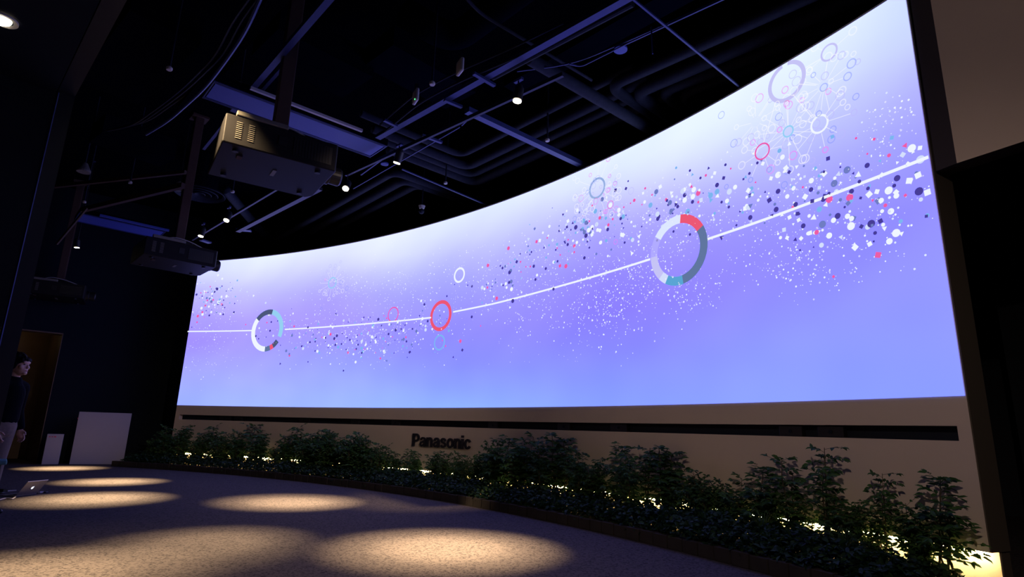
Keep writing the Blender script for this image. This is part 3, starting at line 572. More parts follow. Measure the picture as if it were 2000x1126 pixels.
for nm, args in dict(tall=(11, 4, .15, 24, .32), tall2=(21, 4, .17, 24, .32), slim=(12, 2, .09, 22, .30), slim2=(22, 2, .08, 22, .34), bushy=(13, 9, .27, 23, .33), bushy2=(14, 10, .28, 22, .34), bushy3=(24, 10, .25, 23, .33), round=(15, 14, .32, 19, .32), mid=(16, 6, .21, 23, .34), mid2=(26, 6, .22, 23, .34)).items():
    t = thing('leafy_shrub', 'x', 'shrub', (0, 0, -50)); fo, st = make_shrub(*args)
    fo.build('foliage', M['leaf'], t); st.build('stem', M['stem'], t, smooth=False); VAR[nm] = t
used = set()
for (a, rad, h, var, wd, lab, grp) in [(73.664, 18.27, 0.703, 'mid', 1.2, 'dark leafy shrub in the dense hedge at the wall left end', 'shrubs at the left end of the hedge'), (72.261, 18.074, 0.9, 'bushy3', 1, 'leafy shrub spilling past the left end of the beige wall', None), (71.775, 18.271, 0.75, 'mid', 1.1, 'dark leafy shrub in the dense hedge at the wall left end', 'shrubs at the left end of the hedge'), (70.734, 18.074, 0.94, 'bushy2', 1, 'dark leafy shrub in the dense hedge at the wall left end', 'shrubs at the left end of the hedge'), (69.163, 18.074, 0.752, 'round', 1, 'dark leafy shrub in the dense hedge at the wall left end', 'shrubs at the left end of the hedge'), (68.585, 18.244, 0.937, 'mid2', 1.2, 'dark leafy shrub in the dense hedge at the wall left end', 'shrubs at the left end of the hedge'), (66.842, 18.074, 0.801, 'round', 1.1, 'dark leafy shrub in the dense hedge at the wall left end', 'shrubs at the left end of the hedge'), (65.391, 18.074, 0.841, 'bushy3', 1.1, 'dark leafy hedge shrub just right of the slender left-end shrub', 'shrubs right of the slender left-end shrub'), (64.8, 18.258, 0.997, 'slim', 1.6, 'slender shrub tip reaching the slot near the left end', None), (63.414, 18.074, 0.813, 'bushy2', 1.2, 'dark leafy hedge shrub just right of the slender left-end shrub', 'shrubs right of the slender left-end shrub'), (62.227, 18.247, 0.613, 'mid', 1, 'dark leafy hedge shrub just right of the slender left-end shrub', 'shrubs right of the slender left-end shrub'), (60.957, 18.074, 0.781, 'bushy3', 1, 'dark leafy hedge shrub just right of the slender left-end shrub', 'shrubs right of the slender left-end shrub'), (60.607, 18.246, 0.985, 'mid2', 1.2, 'dark leafy hedge shrub just right of the slender left-end shrub', 'shrubs right of the slender left-end shrub'), (58.807, 18.074, 0.839, 'round', 1, 'dark leafy shrub in the thick hedge approaching the wordmark from the left', 'shrubs of the hedge left of the wordmark'), (58.091, 18.074, 0.847, 'bushy', 1, 'dark leafy shrub in the thick hedge approaching the wordmark from the left', 'shrubs of the hedge left of the wordmark'), (58.278, 18.264, 0.916, 'tall', 1.5, 'taller shrub right of the slender left-end shrub, below a slot box', None), (57.079, 18.074, 0.935, 'round', 1, 'dark leafy shrub in the thick hedge approaching the wordmark from the left', 'shrubs of the hedge left of the wordmark'), (56.687, 18.074, 0.906, 'bushy3', 1, 'dark leafy shrub in the thick hedge approaching the wordmark from the left', 'shrubs of the hedge left of the wordmark'), (55.806, 18.074, 0.828, 'bushy2', 1, 'dark leafy shrub in the thick hedge approaching the wordmark from the left', 'shrubs of the hedge left of the wordmark'), (55.015, 18.074, 0.837, 'round', 1, 'dark leafy shrub in the thick hedge approaching the wordmark from the left', 'shrubs of the hedge left of the wordmark'), (54.346, 18.074, 0.908, 'round', 1.1, 'dark leafy shrub in the thick hedge approaching the wordmark from the left', 'shrubs of the hedge left of the wordmark'), (53.763, 18.074, 0.83, 'bushy3', 1.1, 'dark leafy shrub in the thick hedge approaching the wordmark from the left', 'shrubs of the hedge left of the wordmark'), (52.54, 18.074, 0.721, 'round', 1, 'dark leafy shrub in the thick hedge approaching the wordmark from the left', 'shrubs of the hedge left of the wordmark'), (53.292, 18.074, 0.794, 'bushy3', 1, 'dark leafy shrub in the thick hedge approaching the wordmark from the left', 'shrubs of the hedge left of the wordmark'), (52.314, 18.224, 0.683, 'mid2', 1.2, 'dark leafy shrub in the thick hedge approaching the wordmark from the left', 'shrubs of the hedge left of the wordmark'), (50.851, 18.074, 0.596, 'bushy3', 1, 'low leafy filler shrub in the hedge below the wordmark', 'shrubs below the wordmark'), (50.532, 18.271, 0.616, 'tall2', 1.7, 'shrub standing just below and left of the wordmark', None), (49.131, 18.074, 0.624, 'bushy3', 1, 'low leafy filler shrub in the hedge below the wordmark', 'shrubs below the wordmark'), (47.589, 18.074, 0.659, 'bushy2', 1, 'low leafy filler shrub in the hedge below the wordmark', 'shrubs below the wordmark'), (46.847, 18.074, 0.635, 'bushy', 0.9, 'low leafy filler shrub in the hedge below the wordmark', 'shrubs below the wordmark'), (46.781, 18.226, 0.598, 'mid', 1.1, 'low shrub directly beneath the wordmark', None), (45.652, 18.074, 0.655, 'bushy3', 0.9, 'low leafy filler shrub in the hedge below the wordmark', 'shrubs below the wordmark'), (44.48, 18.074, 0.607, 'bushy', 0.8, 'low leafy filler shrub in the hedge below the wordmark', 'shrubs below the wordmark'), (45.174, 18.074, 0.611, 'round', 0.8, 'low leafy filler shrub in the hedge below the wordmark', 'shrubs below the wordmark'), (44.219, 18.226, 0.818, 'mid', 0.9, 'shrub touching the right end of the wordmark', None), (43.107, 18.074, 0.917, 'bushy', 1, 'dark leafy filler shrub among the tall middle shrubs right of the wordmark', 'shrubs filling the middle hedge'), (42.998, 18.25, 0.931, 'tall2', 1.6, 'tall open shrub first right of the wordmark', None), (41.524, 18.074, 0.887, 'bushy2', 1, 'dark leafy filler shrub among the tall middle shrubs right of the wordmark', 'shrubs filling the middle hedge'), (41.263, 18.26, 0.973, 'mid', 1.2, 'leafy shrub between the two tall middle shrubs', None), (39.893, 18.074, 0.855, 'bushy3', 1, 'dark leafy filler shrub among the tall middle shrubs right of the wordmark', 'shrubs filling the middle hedge'), (39.833, 18.279, 1.009, 'tall', 1.5, 'tallest middle shrub, its tip touching the wall slot', None), (39.006, 18.244, 0.831, 'mid2', 1, 'dark leafy filler shrub among the tall middle shrubs right of the wordmark', 'shrubs filling the middle hedge'), (37.546, 18.074, 0.825, 'bushy3', 1, 'low bushy shrub right of the tallest middle shrub', None), (36.675, 18.074, 0.728, 'bushy2', 1, 'dark leafy filler shrub among the tall middle shrubs right of the wordmark', 'shrubs filling the middle hedge'), (35.957, 18.233, 0.901, 'tall2', 1.3, 'slender upright shrub with bare wall on both sides, mid-right', None), (34.963, 18.025, 0.828, 'mid2', 0.9, 'dark low filler shrub in the bed right of the middle', 'low shrubs filling the right bed'), (34.6, 18.28, 0.904, 'slim2', 1.4, 'thin upright shrub, left of a close pair at mid-right', None), (33.924, 18.277, 0.9, 'tall', 1.4, 'upright shrub, right of a close pair at mid-right', None), (33.534, 18.285, 0.683, 'bushy', 0.9, 'dark low filler shrub in the bed right of the middle', 'low shrubs filling the right bed'), (32.515, 18.285, 0.664, 'round', 1.1, 'wide dome-shaped shrub right of the close upright pair', None), (31.875, 18.28, 0.564, 'round', 1, 'dark low filler shrub in the bed right of the middle', 'low shrubs filling the right bed'), (31.28, 18.267, 0.591, 'bushy3', 0.9, 'dark low filler shrub in the bed right of the middle', 'low shrubs filling the right bed'), (30.638, 18.274, 0.637, 'mid', 1.2, 'shrub just right of the dome-shaped shrub', None), (29.951, 18.268, 0.768, 'tall2', 1.4, 'pointed shrub between the dome-shaped shrub and the slender ones', None), (29.61, 18.264, 0.593, 'bushy3', 0.9, 'dark low filler shrub in the bed right of the middle', 'low shrubs filling the right bed'), (29.077, 18.283, 0.861, 'slim', 1.2, 'slender shrub with a bent tip, left of the tallest right-hand one', None), (28.647, 18.282, 0.553, 'mid', 1.1, 'dark low filler shrub in the bed right of the middle', 'low shrubs filling the right bed'), (27.783, 18.259, 0.997, 'slim2', 1, 'tallest and thinnest shrub in front of the right half wall', None), (27.551, 18.245, 0.582, 'mid2', 1.2, 'dark low filler shrub in the bed right of the middle', 'low shrubs filling the right bed'), (27.096, 18.314, 0.54, 'bushy2', 0.8, 'low rounded shrub right of the tallest thin shrub', None), (26.346, 18.314, 0.8, 'slim2', 0.9, 'slender shrub with drooping leaflets, second from the right end', None), (26.623, 18.314, 0.464, 'mid2', 1, 'dark low filler shrub in the bed right of the middle', 'low shrubs filling the right bed'), (25.814, 18.314, 0.576, 'mid2', 1.1, 'low open shrub between the last two upright shrubs', None), (25.547, 18.314, 0.497, 'bushy3', 0.8, 'dark low filler shrub in the bed right of the middle', 'low shrubs filling the right bed'), (25.077, 18.314, 0.799, 'tall2', 1.2, 'last upright shrub nearest the right end of the wall', None)]:
    src = VAR[var]; o = src if var not in used else copy_tree(src); used.add(var)
    o.location = cur(a, rad, .05); o.rotation_euler = (0, 0, math.radians(a-90+rnd.uniform(-6, 6))); o.scale = (h*wd, h*wd, h)
    o['label'] = lab; o['category'] = 'shrub'
    if grp: o['group'] = grp
    elif 'group' in o: del o['group']
for k, t in VAR.items():
    if k not in used:
        for c in list(t.children): bpy.data.objects.remove(c)
        bpy.data.objects.remove(t)

# strap-leaved clumps
def blade_clump(label, a, rad, h, n, seed):
    r = random.Random(seed); mb = MB(); mb.open = True
    for i in range(n):
        aa = r.random()*2*PI; out = r.uniform(.3, 1)*h*.9; hh = h*r.uniform(.6, 1); wdt = .006
        pr = None; k = len(mb.v)
        for j in range(7):
            t = j/6; x = math.cos(aa)*out*t**1.6; y = math.sin(aa)*out*t**1.6; z = hh*(1.9*t-1.15*t*t)/.785
            wd = wdt*(1-t*.9); mb.v += [(x-math.sin(aa)*wd, y+math.cos(aa)*wd, z), (x+math.sin(aa)*wd, y-math.cos(aa)*wd, z)]
        for j in range(6): mb.f.append((k+2*j, k+2*j+1, k+2*j+3, k+2*j+2)); mb.mi.append(0)
    t = thing('blade_plant', label, 'plant', cur(a, rad, .05), 0, 'strap-leaved clumps in the bed')
    mb.build('foliage', M['grass'], t)
for args in [('arching strap-leaved clump lit from below, left one', 29.304, 18.024, 0.38, 46, 1490), ('arching strap-leaved clump lit from below, right one', 26.872, 18.024, 0.36, 46, 1645)]: blade_clump(*args)

# ground cover: low ivy nobody could count
def ground_cover():
    r = random.Random(5); mb = MB(); mb.open = True
    N = 30000
    for i in range(N):
        u = r.random()**1.35; a = A0-.6+(A1-A0+1.6)*u; rad = r.uniform(RP+.03, RS-.16)
        prof = .10+.13*math.sin(min(1, (rad-RP)/.5)*PI/2)
        lump = .035*math.sin(a*9.1+rad*7)+.03*math.sin(a*23+1)+.02*math.sin(a*41+rad*19)
        top = max(.10, prof+lump)
        # near the wall the cover is lower, so the lit recess shows through
        if rad > RS-.38: top *= .72+.28*math.sin(a*3.3)*math.sin(a*1.7+2)
        if a < A0+2.4: top *= .45+.55*max(0, (a-A0+.2))/2.6
        if a < A0+.35: continue
        z = .05+top*(1-r.random()**2.2*.75)
        p = np.array(cur(a, rad, z)); d = rv(r); d[2] = d[2]*.35+.05; n_ = np.array([0, 0, 1.0])+rv(r)*.7
        leaflet(mb, p, d, n_, r.uniform(.04, .075), r.uniform(.03, .05))
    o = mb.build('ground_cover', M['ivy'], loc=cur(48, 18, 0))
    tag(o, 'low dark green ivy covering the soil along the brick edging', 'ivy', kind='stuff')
ground_cover()

# ------------------------------------------------------------ projectors on ceiling posts
def make_projector():
    # local: lens looks along +x, z=0 underside; body 1.13 x .97 x .32
    t = thing('projector', 'x', 'projector')
    L, W_, Hh = 1.13, .97, .31
    b = MB(); b.prism([(-L/2, -W_/2), (L/2-.015, -W_/2), (L/2, -W_/2+.03), (L/2, W_/2-.10), (L/2-.06, W_/2), (-L/2, W_/2)], 0, Hh)
    b.box((-.08, 0, Hh+.012), (L*.72, W_*.8, .024))
    b.build('body', M['projector'], t, bevel=.02)
    y = -W_/2-.002
    for c in range(2):
        b = MB()
        for k in range(9): b.box((-.43+.115*c, y, .075+.021*k), (.055, .006, .007))
        b.build('vent_slots', M['vent'], t)
    b = MB().box((.17+.13, y, .155), (.40, .006, .20))
    for k in range(12): b.box((.13+.031*k, y-.003, .155), (.008, .006, .185))
    b.build('side_grille', M['black'], t)
    b = MB().box((-.01, y, .175), (.085, .008, .10)); b.build('control_panel', M['black'], t)
    MB().box((-.22, -W_/2+.02, Hh+.03), (.50, .06, .05)).build('side_rail', M['vent'], t, bevel=.008)
    MB().tube([(L/2-.01, .0, .15), (L/2+.05, .0, .15), (L/2+.06, .0, .15), (L/2+.17, 0, .15), (L/2+.19, 0, .15)], [.115, .115, .10, .105, .09], 24).build('lens_barrel', M['black'], t, smooth=False)
    MB().box((-.36, -.22, -.008), (.05, .09, .016)).build('underside_socket', M['post'], t)
    MB().box((.02, -.02, -.003), (.04, .17, .006)).build('underside_label', M['vent'], t)
    for sx in (-.42, .40):
        for sy in (-.36, .36): MB().tube([(sx, sy, 0), (sx, sy, -.022)], .03, 10).build('foot', M['black'], t)
    b = MB().box((.0, 0, Hh+.055), (.62, .55, .03)).box((0, -.1, Hh+.085), (.40, .34, .05)); b.build('mount_plate', M['black'], t, bevel=.01)
    b = MB().tube(bend([(-.30, -.30, Hh+.05), (-.12, -.34, Hh+.12), (.12, -.34, Hh+.10), (.40, -.30, Hh+.02)], .15), .008, 6); b.build('power_cable', M['cable'], t)
    return t
pr = make_projector()
def place_projector(o, corner_a, corner_b, label):
    # corner_a/b: left and right ends of the near lower edge
    a = np.array(corner_a); c = np.array(corner_b); d = (c-a)[:2]; yaw = math.atan2(d[1], d[0])
    nrm = np.array([-math.sin(yaw), math.cos(yaw)]); mid = (a[:2]+c[:2])/2+nrm*.485
    o.location = (mid[0], mid[1], 3.7); o.rotation_euler = (0, 0, yaw); o['label'] = label
    o['group'] = 'ceiling projectors'; return mid, yaw
specs = [((-2.868, 5.231, 3.700), (-1.931, 5.865, 3.700), 'grey ceiling projector nearest the camera, warmly lit on its side'),
         ((-6.090, 9.318, 3.700), (-5.287, 10.077, 3.700), 'dark ceiling projector overlapping the left end of the screen'),
         ((-10.78, 12.66, 3.7), (-9.88, 13.22, 3.7), 'farthest ceiling projector, above the man and the doorway')]
plab = ['thick square brown-grey post carrying the nearest projector', 'dark square post carrying the projector at the screen end', 'dark square post carrying the farthest projector']
projs = [pr]+[copy_tree(pr) for _ in range(2)]
for i, (a, c, lab) in enumerate(specs):
    mid, yaw = place_projector(projs[i], a, c, lab)
    px, py = mid[0]+.05*math.cos(yaw), mid[1]+.05*math.sin(yaw)-.05
    t = thing('projector_post', plab[i], 'post', (px, py, 4.12), yaw, 'posts carrying the projectors')
    MB().box((0, 0, (CEIL-4.12)/2), (.15, .15, CEIL-4.12)).build('shaft', M['post'], t, bevel=.01)
    MB().box((0, 0, .0175), (.26, .26, .035)).build('base_plate', M['post'], t)
    MB().box((0, 0, CEIL-4.12-.02), (.28, .28, .04)).build('top_plate', M['post'], t)
# brace frame linking the two farther posts
b = MB().bar((-8.5, 10.9, 5.0), (-5.75, 9.5, 5.0), .07, .09); b.bar((-8.9, 10.4, 5.25), (-5.75, 9.5, 5.25), .05, .06)
b.bar((-8.6, 10.6, 4.2), (-8.1, 10.5, 4.9), .03, .04)
one('brace_frame', b, M['post'], 'pair of dark steel bars bracing the two farther projector posts', 'frame')

# ------------------------------------------------------------ track, rails, beams
def rail(name, a, c, wd, ht, m, label, cat='rail', ext=(0, 0)):
    a = np.array(a); c = np.array(c); d = (c-a)/np.linalg.norm(c-a)
    a = a-d*ext[0]; c = c+d*ext[1]
    return one(name, MB().bar(a, c, wd, ht), m, label, cat)
rail('ceiling_channel', (0.957, 4.710, 5.000), (-1.954, 7.548, 5.000), .085, .05, M['rail'], 'long blue-lit metal channel crossing the ceiling from upper right', ext=(1.5, 0))
rail('lighting_track', (0.491, 5.691, 4.850), (-2.400, 8.294, 4.850), .035, .05, M['raildark'], 'slim lighting track holding the middle spot lamps', ext=(0, .3))
rail('lighting_track', (-4.204, 9.390, 4.850), (-6.736, 11.924, 4.850), .035, .05, M['raildark'], 'slim lighting track beside the farther projector post', ext=(1.0, .3))
rail('ceiling_beam', (-0.663, 6.957, 5.120), (1.161, 8.588, 5.120), .10, .07, M['rail'], 'straight blue-lit beam meeting the top edge of the screen', ext=(0, 2))
rail('ceiling_beam', (-3.705, 9.632, 4.900), (-5.450, 11.335, 4.900), .09, .05, M['raildark'], 'paired dark rails below the nearest projector lens', ext=(.6, .4))
rail('hanging_rod', (1.482, 5.126, 5.050), (2.659, 6.181, 5.050), .02, .02, M['rail'], 'thin straight rod running to the upper screen edge', 'rod', ext=(.6, 1.5))
rail('conduit', (1.985, 4.813, 5.150), (1.168, 5.543, 5.150), .016, .016, M['rail'], 'thin straight conduit at top of picture, upper of the pair', 'conduit', ext=(.5, 0))
one('conduit', MB().tube(bend([(1.927, 4.924, 5.200), (1.339, 5.433, 5.200), (0.636, 6.008, 5.200), (-0.016, 6.181, 5.200)], .3), .010, 6), M['rail'], 'thin bending conduit below the straight conduit of the pair', 'conduit')
one('conduit', MB().tube(bend([(1.168, 5.543, 5.150), (0.722, 5.980, 5.150), (0.582, 5.938, 5.150)], .2), .010, 6), M['rail'], 'short bent conduit leaving the round ceiling disc', 'conduit')
rail('ceiling_rail', (-1.895, 4.950, 5.100), (-3.807, 7.100, 5.100), .07, .06, M['rail'], 'blue-edged rail passing behind the nearest projector post', ext=(.8, 0))
rail('ceiling_rail', (-2.686, 6.073, 5.200), (-3.395, 6.868, 5.200), .04, .04, M['rail'], 'short blue-edged rail left of the nearest projector post')
rail('ceiling_rail', (-4.115, 7.417, 5.000), (-4.669, 8.062, 5.000), .04, .04, M['rail'], 'short blue-edged rail at the left side of the nearest projector', ext=(.3, 0))
one('curved_rail', MB().tube(bend([(-2.366, 4.649, 5.000), (-2.842, 5.317, 5.000), (-3.316, 5.864, 5.000), (-3.829, 6.423, 5.000), (-4.730, 7.244, 5.000), (-5.294, 7.663, 5.000)], .6), .022, 8), M['rail'], 'long curving ceiling rail in the dark upper left', 'rail')
for i, (a, c, lab) in enumerate([((-2.485, 5.178, 5.300), (-4.663, 7.420, 5.300), 'dark cable tray just right of the curving rail'), ((1.082, 4.860, 5.100), (-0.305, 6.159, 5.100), 'dark lagged pipe running under the long blue-lit channel'), ((1.716, 5.175, 5.600), (-0.082, 7.084, 5.600), 'wide dark duct behind the long blue-lit channel')]):
    wds = (.16, .09, .3)[i]
    if i == 1: one('ceiling_pipe', MB().tube([a, c], .045, 12), M['duct'], lab, 'pipe')
    else: rail(('cable_tray', '', 'air_duct')[i], a, c, wds, .06 if i == 0 else .2, M['ductdark'], lab, ('tray', '', 'duct')[i], ext=(.5, 0))
# short cross brackets on the channels
for p, q, lab in [((925,143),(965,167),'short slotted bracket above the middle spot lamp, left one'), ((868,197),(902,210),'short slotted bracket under the long channel, left of the beam'), ((824,265),(863,278),'short slotted bracket left of the beam end'), ((750,235),(775,245),'short slotted bracket near the long air panel')]:
    pass
for a, c, lab in [((-0.506, 5.873, 4.950), (-0.274, 6.104, 4.950), 'short slotted bracket beside the middle spot lamp'), ((-0.896, 6.444, 4.950), (-0.695, 6.597, 4.950), 'short slotted bracket just left of the beam end'), ((-1.285, 7.261, 4.900), (-1.035, 7.450, 4.900), 'short slotted bracket above the round sprinkler drop'), ((-1.744, 6.970, 4.950), (-1.604, 7.121, 4.950), 'short slotted bracket near the end of the air panel')]:
    one('slotted_bracket', MB().bar(a, c, .045, .03), M['rail'], lab, 'bracket', 'slotted brackets under the ceiling')

# lagged pipes
def pipe(pts, r, label, m='duct', rb=.22):
    one('ceiling_pipe', MB().tube(bend(pts, rb), r, 14), M[m], label, 'pipe', smooth=True)
def ext(p, d, L): p = np.array(p); return tuple(p+d*L)
ZP = 5.5
for x0, y0, xe, ye, r, lab in [(1600,-15,1190,168,.075,'lagged pipe nearest the camera in the upper right bundle'), (1740,-35,1238,181,.085,'second lagged pipe from the camera in the upper right bundle'), (1760,12,1288,180,.07,'third lagged pipe from the camera in the upper right bundle'), (1800,30,1325,184,.07,'lagged pipe closest to the screen in the upper right bundle')]:
    pass
for P_, E_, r, lab in [((3.060, 5.113, 5.500), (1.206, 6.897, 5.500), .075, 'lagged pipe nearest the camera in the upper right bundle'),
                       ((3.689, 4.946, 5.500), (1.573, 7.035, 5.500), .09, 'second lagged pipe from the camera in the upper right bundle'),
                       ((4.055, 5.108, 5.500), (1.910, 7.005, 5.500), .075, 'third lagged pipe from the camera in the upper right bundle'),
                       ((4.362, 5.244, 5.500), (2.181, 7.040, 5.500), .07, 'lagged pipe closest to the screen in the upper right bundle')]:
    pipe([ext(P_, AD, -.8), E_, ext(E_, BD, 2.6)], r, lab)
for P_, E_, r, lab in [((1.115, 6.962, 5.600), (-0.946, 9.248, 5.600), .055, 'upper left lagged pipe of the elbowed bundle in mid ceiling'),
                       ((1.362, 7.194, 5.600), (-0.872, 9.707, 5.600), .075, 'second lagged pipe of the elbowed bundle in mid ceiling'),
                       ((1.504, 7.379, 5.600), (-0.819, 10.052, 5.600), .06, 'third lagged pipe of the elbowed bundle in mid ceiling'),
                       ((1.658, 7.601, 5.600), (-0.761, 10.371, 5.600), .085, 'lagged pipe closest to the screen in the elbowed bundle')]:
    pipe([ext(P_, AD, -.5), E_, ext(E_, BD, -1.9)], r, lab)
pipe([ext((0.160, 6.036, 5.250), BD, -.05), ext((1.115, 6.766, 5.250), BD, 3)], .075, 'rough lagged pipe crossing in front of the pipe bundles')
for P_, E_, r, lab in [((-2.279, 10.215, 5.700), (-5.892, 14.373, 5.700), .07, 'lagged pipe nearest the camera in the lower left bundle'),
                       ((-2.144, 10.553, 5.700), (-5.807, 14.874, 5.700), .085, 'middle lagged pipe of the lower left bundle'),
                       ((-1.930, 10.781, 5.700), (-5.547, 15.117, 5.700), .07, 'lagged pipe closest to the screen in the lower left bundle')]:
    pipe([ext(P_, BD, 4.2), P_, ext(E_, AD, 1.0)], r, lab)
pipe([(-0.022, 9.901, 5.800), ext((-0.022, 9.901, 5.800), BD, 3)], .11, 'wide dark pipe ending just above the middle of the screen', 'ductdark')
for P_, lab in [((-0.423, 11.027, 5.800), 'faint bending pipe above the middle screen edge, upper one'), ((-0.534, 11.297, 5.800), 'faint bending pipe above the middle screen edge, lower one')]:
    pipe([ext(P_, AD, .8), P_, ext(P_, BD, 2.5)], .04, lab)
pipe([ext((-0.041, 5.437, 5.700), AD, -.6), (-0.819, 6.337, 5.700), ext((-0.819, 6.337, 5.700), -BD, .7)], .17, 'large round air duct with an elbow near top centre', 'ductdark', .3)
pipe([(-0.579, 5.062, 5.300), (-0.426, 5.318, 5.300), ext((0.178, 5.794, 5.300), BD, 1)], .018, 'thin pipe above the long channel near top centre')
pipe([(-6.241, 11.826, 5.900), (-6.543, 14.134, 5.900), (-6.766, 16.868, 5.900)], .10, 'wide dark pipe above the left end of the screen')
# rectangular ducts in the dark
for a, c, wd, ht, lab in [((-4.069, 5.892, 5.600), (-5.690, 7.314, 5.600), .75, .35, 'big square black duct in the dark upper left corner'),
                          ((-3.230, 6.517, 5.900), (-2.291, 7.474, 5.900), .8, .35, 'big square black duct behind the nearest projector post'),
                          ((-6.939, 8.856, 5.700), (-6.247, 9.737, 5.700), .6, .35, 'big square black duct above the farthest projector'),
                          ((-1.883, 6.900, 6.000), (-0.865, 7.951, 6.000), .7, .3, 'flat black duct between the post and the long channel')]:
    one('air_duct', MB().bar(a, c, wd, ht), M['ductdark'], lab, 'duct')
# bundles of slack cables along the curving rail
for k, (dx, lab) in enumerate([(0, 'slack black cable beside the curving rail, uppermost'), (.1, 'slack black cable beside the curving rail, middle'), (.2, 'slack black cable beside the curving rail, lowest')]):
    P_ = [np.array(q)+np.array([dx*.8, dx*.3, dx*.5]) for q in ((-2.680, 5.077, 5.300), (-3.094, 5.490, 5.250), (-3.560, 6.066, 5.200), (-4.468, 6.945, 5.250), (-5.527, 7.699, 5.150), (-6.088, 7.974, 5.200))]
    one('slack_cable', MB().tube(bend(P_, .5), .014, 6), M['raildark'], lab, 'cable', 'slack cables beside the curving rail')
for k, lab in enumerate(['drooping cable right of the wireless boxes, upper', 'drooping cable right of the wireless boxes, lower']):
    P_ = [np.array(q)+np.array([.08*k, 0, -.22-.1*k]) for q in ((-1.882, 7.331, 5.300), (-1.272, 6.414, 5.200), (-0.809, 6.125, 5.300), (-0.084, 5.587, 5.300), (0.449, 5.288, 5.400))]
    one('slack_cable', MB().tube(bend(P_, .5), .013, 6), M['duct'], lab, 'cable')

# linear air panels
def air_panel(a, c, wd, label, bar=True):
    a = np.array(a); c = np.array(c); L = np.linalg.norm(c-a); ang = math.atan2(c[1]-a[1], c[0]-a[0]); z = a[2]
    t = thing('air_diffuser', label, 'air vent', ((a[0]+c[0])/2, (a[1]+c[1])/2, z), ang, 'flat air panels on the ceiling')
    MB().box((0, 0, .06), (L, wd, .10)).build('casing', M['ductdark'], t)
    MB().box((0, 0, .006), (L-.06, wd-.12, .012)).build('face', M['panelblue'], t)
    b = MB()
    for s_ in (-1, 1):
        for k in range(2): b.box((0, s_*(wd/2-.012-.028*k), .003), (L, .010, .014))
        b.box((s_*(L/2-.008), 0, .003), (.014, wd, .014))
    b.build('frame', M['rail'], t)
    if bar: MB().box((-.05, -(wd/2+.13), .012), (1.5, .04, .035)).build('light_bar', M['offwhite'], t)
pa = np.array((-2.232, 8.189, 5.000)); pb = np.array((-1.848, 7.818, 5.000))
mid0 = (pa+pb)/2; e_ = np.array([.751, .660, 0])
air_panel(mid0-e_*2.35, mid0, .52, 'long flat air panel behind the nearest projector, coloured as lit blue by the screen')
q_ = np.array((-7.415, 12.020, 5.000)); air_panel(q_-BD*1.55-AD*.4+AD*.9, q_-AD*.4+AD*.9, .7, 'dark air panel with one pale edge above the second projector', False)
rail('edge_bar', (-8.325, 11.167, 5.000), (-7.415, 12.020, 5.000), .05, .04, M['panelblue'], 'pale straight edge bar above the second projector', 'bar')

# round ceiling diffuser
dx, dy, dz_ = (-6.751, 11.789, 5.750)
t = thing('ceiling_diffuser', 'round ringed ceiling air diffuser left of the nearest projector', 'air vent', (dx, dy, 5.75))
for k, rr in enumerate((.49, .35, .22, .10)):
    b = MB(); n = 40; vs = []
    for j in range(n):
        a = 2*PI*j/n
        for (q, z) in ((rr, 0.0), (rr-.045, .05), (rr-.03, .06), (rr+.012, .012)): vs.append((q*math.cos(a), q*math.sin(a), z))
    b.add(vs, [(4*j+i, 4*j+(i+1) % 4, 4*((j+1) % n)+(i+1) % 4, 4*((j+1) % n)+i) for j in range(n) for i in range(4)])
    b.build('cone_ring', M['duct'], t)
MB().tube([(0, 0, .07), (0, 0, .84)], .36, 24).build('neck', M['ductdark'], t)

# ------------------------------------------------------------ lamps
def spot(name, pos, aim, label, size=34, energy=SPOT_E, stalk=True, z_track=4.85, body=True, cone_r=.055, color=WARM, halo=True):
    pos = np.array(pos, float); aim = np.array(aim, float); d = (aim-pos)/np.linalg.norm(aim-pos)
    t = thing(name, label, 'lamp', tuple(pos)); q = Vector(d).to_track_quat('-Z', 'Y'); 
    up = -d
    if body:
        MB().tube([up*.005, up*.16, up*.165, up*.20], [cone_r, cone_r, cone_r*.8, cone_r*.6], 18).build('housing', M['lamp_body'], t)
        MB().tube([up*.08, (up[0]*.08, up[1]*.08, z_track-pos[2])], .009, 8).build('stalk', M['lamp_body'], t)
        MB().box((up[0]*.08, up[1]*.08, z_track-pos[2]+.01), (.12, .04, .03), (AD, (0.7071, 0.7071, 0), (0, 0, 1))).build('track_adapter', M['rail'], t)
    MB().tube([d*.002, d*.006], cone_r*.86, 18).build('lens', M['lamp_on'], t)
    ld = bpy.data.lights.new('light_source', 'SPOT'); lo = bpy.data.objects.new('light_source', ld); COL.objects.link(lo)
    ld.energy = energy; ld.color = WARM; ld.spot_size = math.radians(size); ld.spot_blend = 1.0; ld.shadow_soft_size = .04
    ld.color = color; lo.parent = t; lo.location = d*.03; lo.rotation_euler = q.to_euler()
    if halo:        # the hot core of the beam
        l2 = ld.copy(); l2.energy = energy*.75; l2.spot_size = math.radians(size*.62); o2 = bpy.data.objects.new('beam_core', l2)
        COL.objects.link(o2); o2.parent = t; o2.location = d*.032; o2.rotation_euler = q.to_euler()
    return t
LM = 'spot lamps on the ceiling tracks'
spot('spot_lamp', (-0.005, 5.842, 4.600), (-.53, 5.67, 0), 'black spot lamp on the track, rightmost of the lit lamps', 30)
spot('spot_lamp', (-1.650, 7.510, 4.600), (-2.93, 8.52, 0), 'brightest bare-looking spot lamp, right of the nearest projector', 26)
spot('spot_lamp', (-2.619, 8.471, 4.600), (-2.62, 5.53, 0), 'small lit spot lamp just below the nearest projector lens', 23, SPOT_E*.42)
spot('spot_lamp', (-5.231, 10.110, 4.600), (-5.45, 8.3, 0), 'lit spot lamp right of the farther post, upper of two', 24)
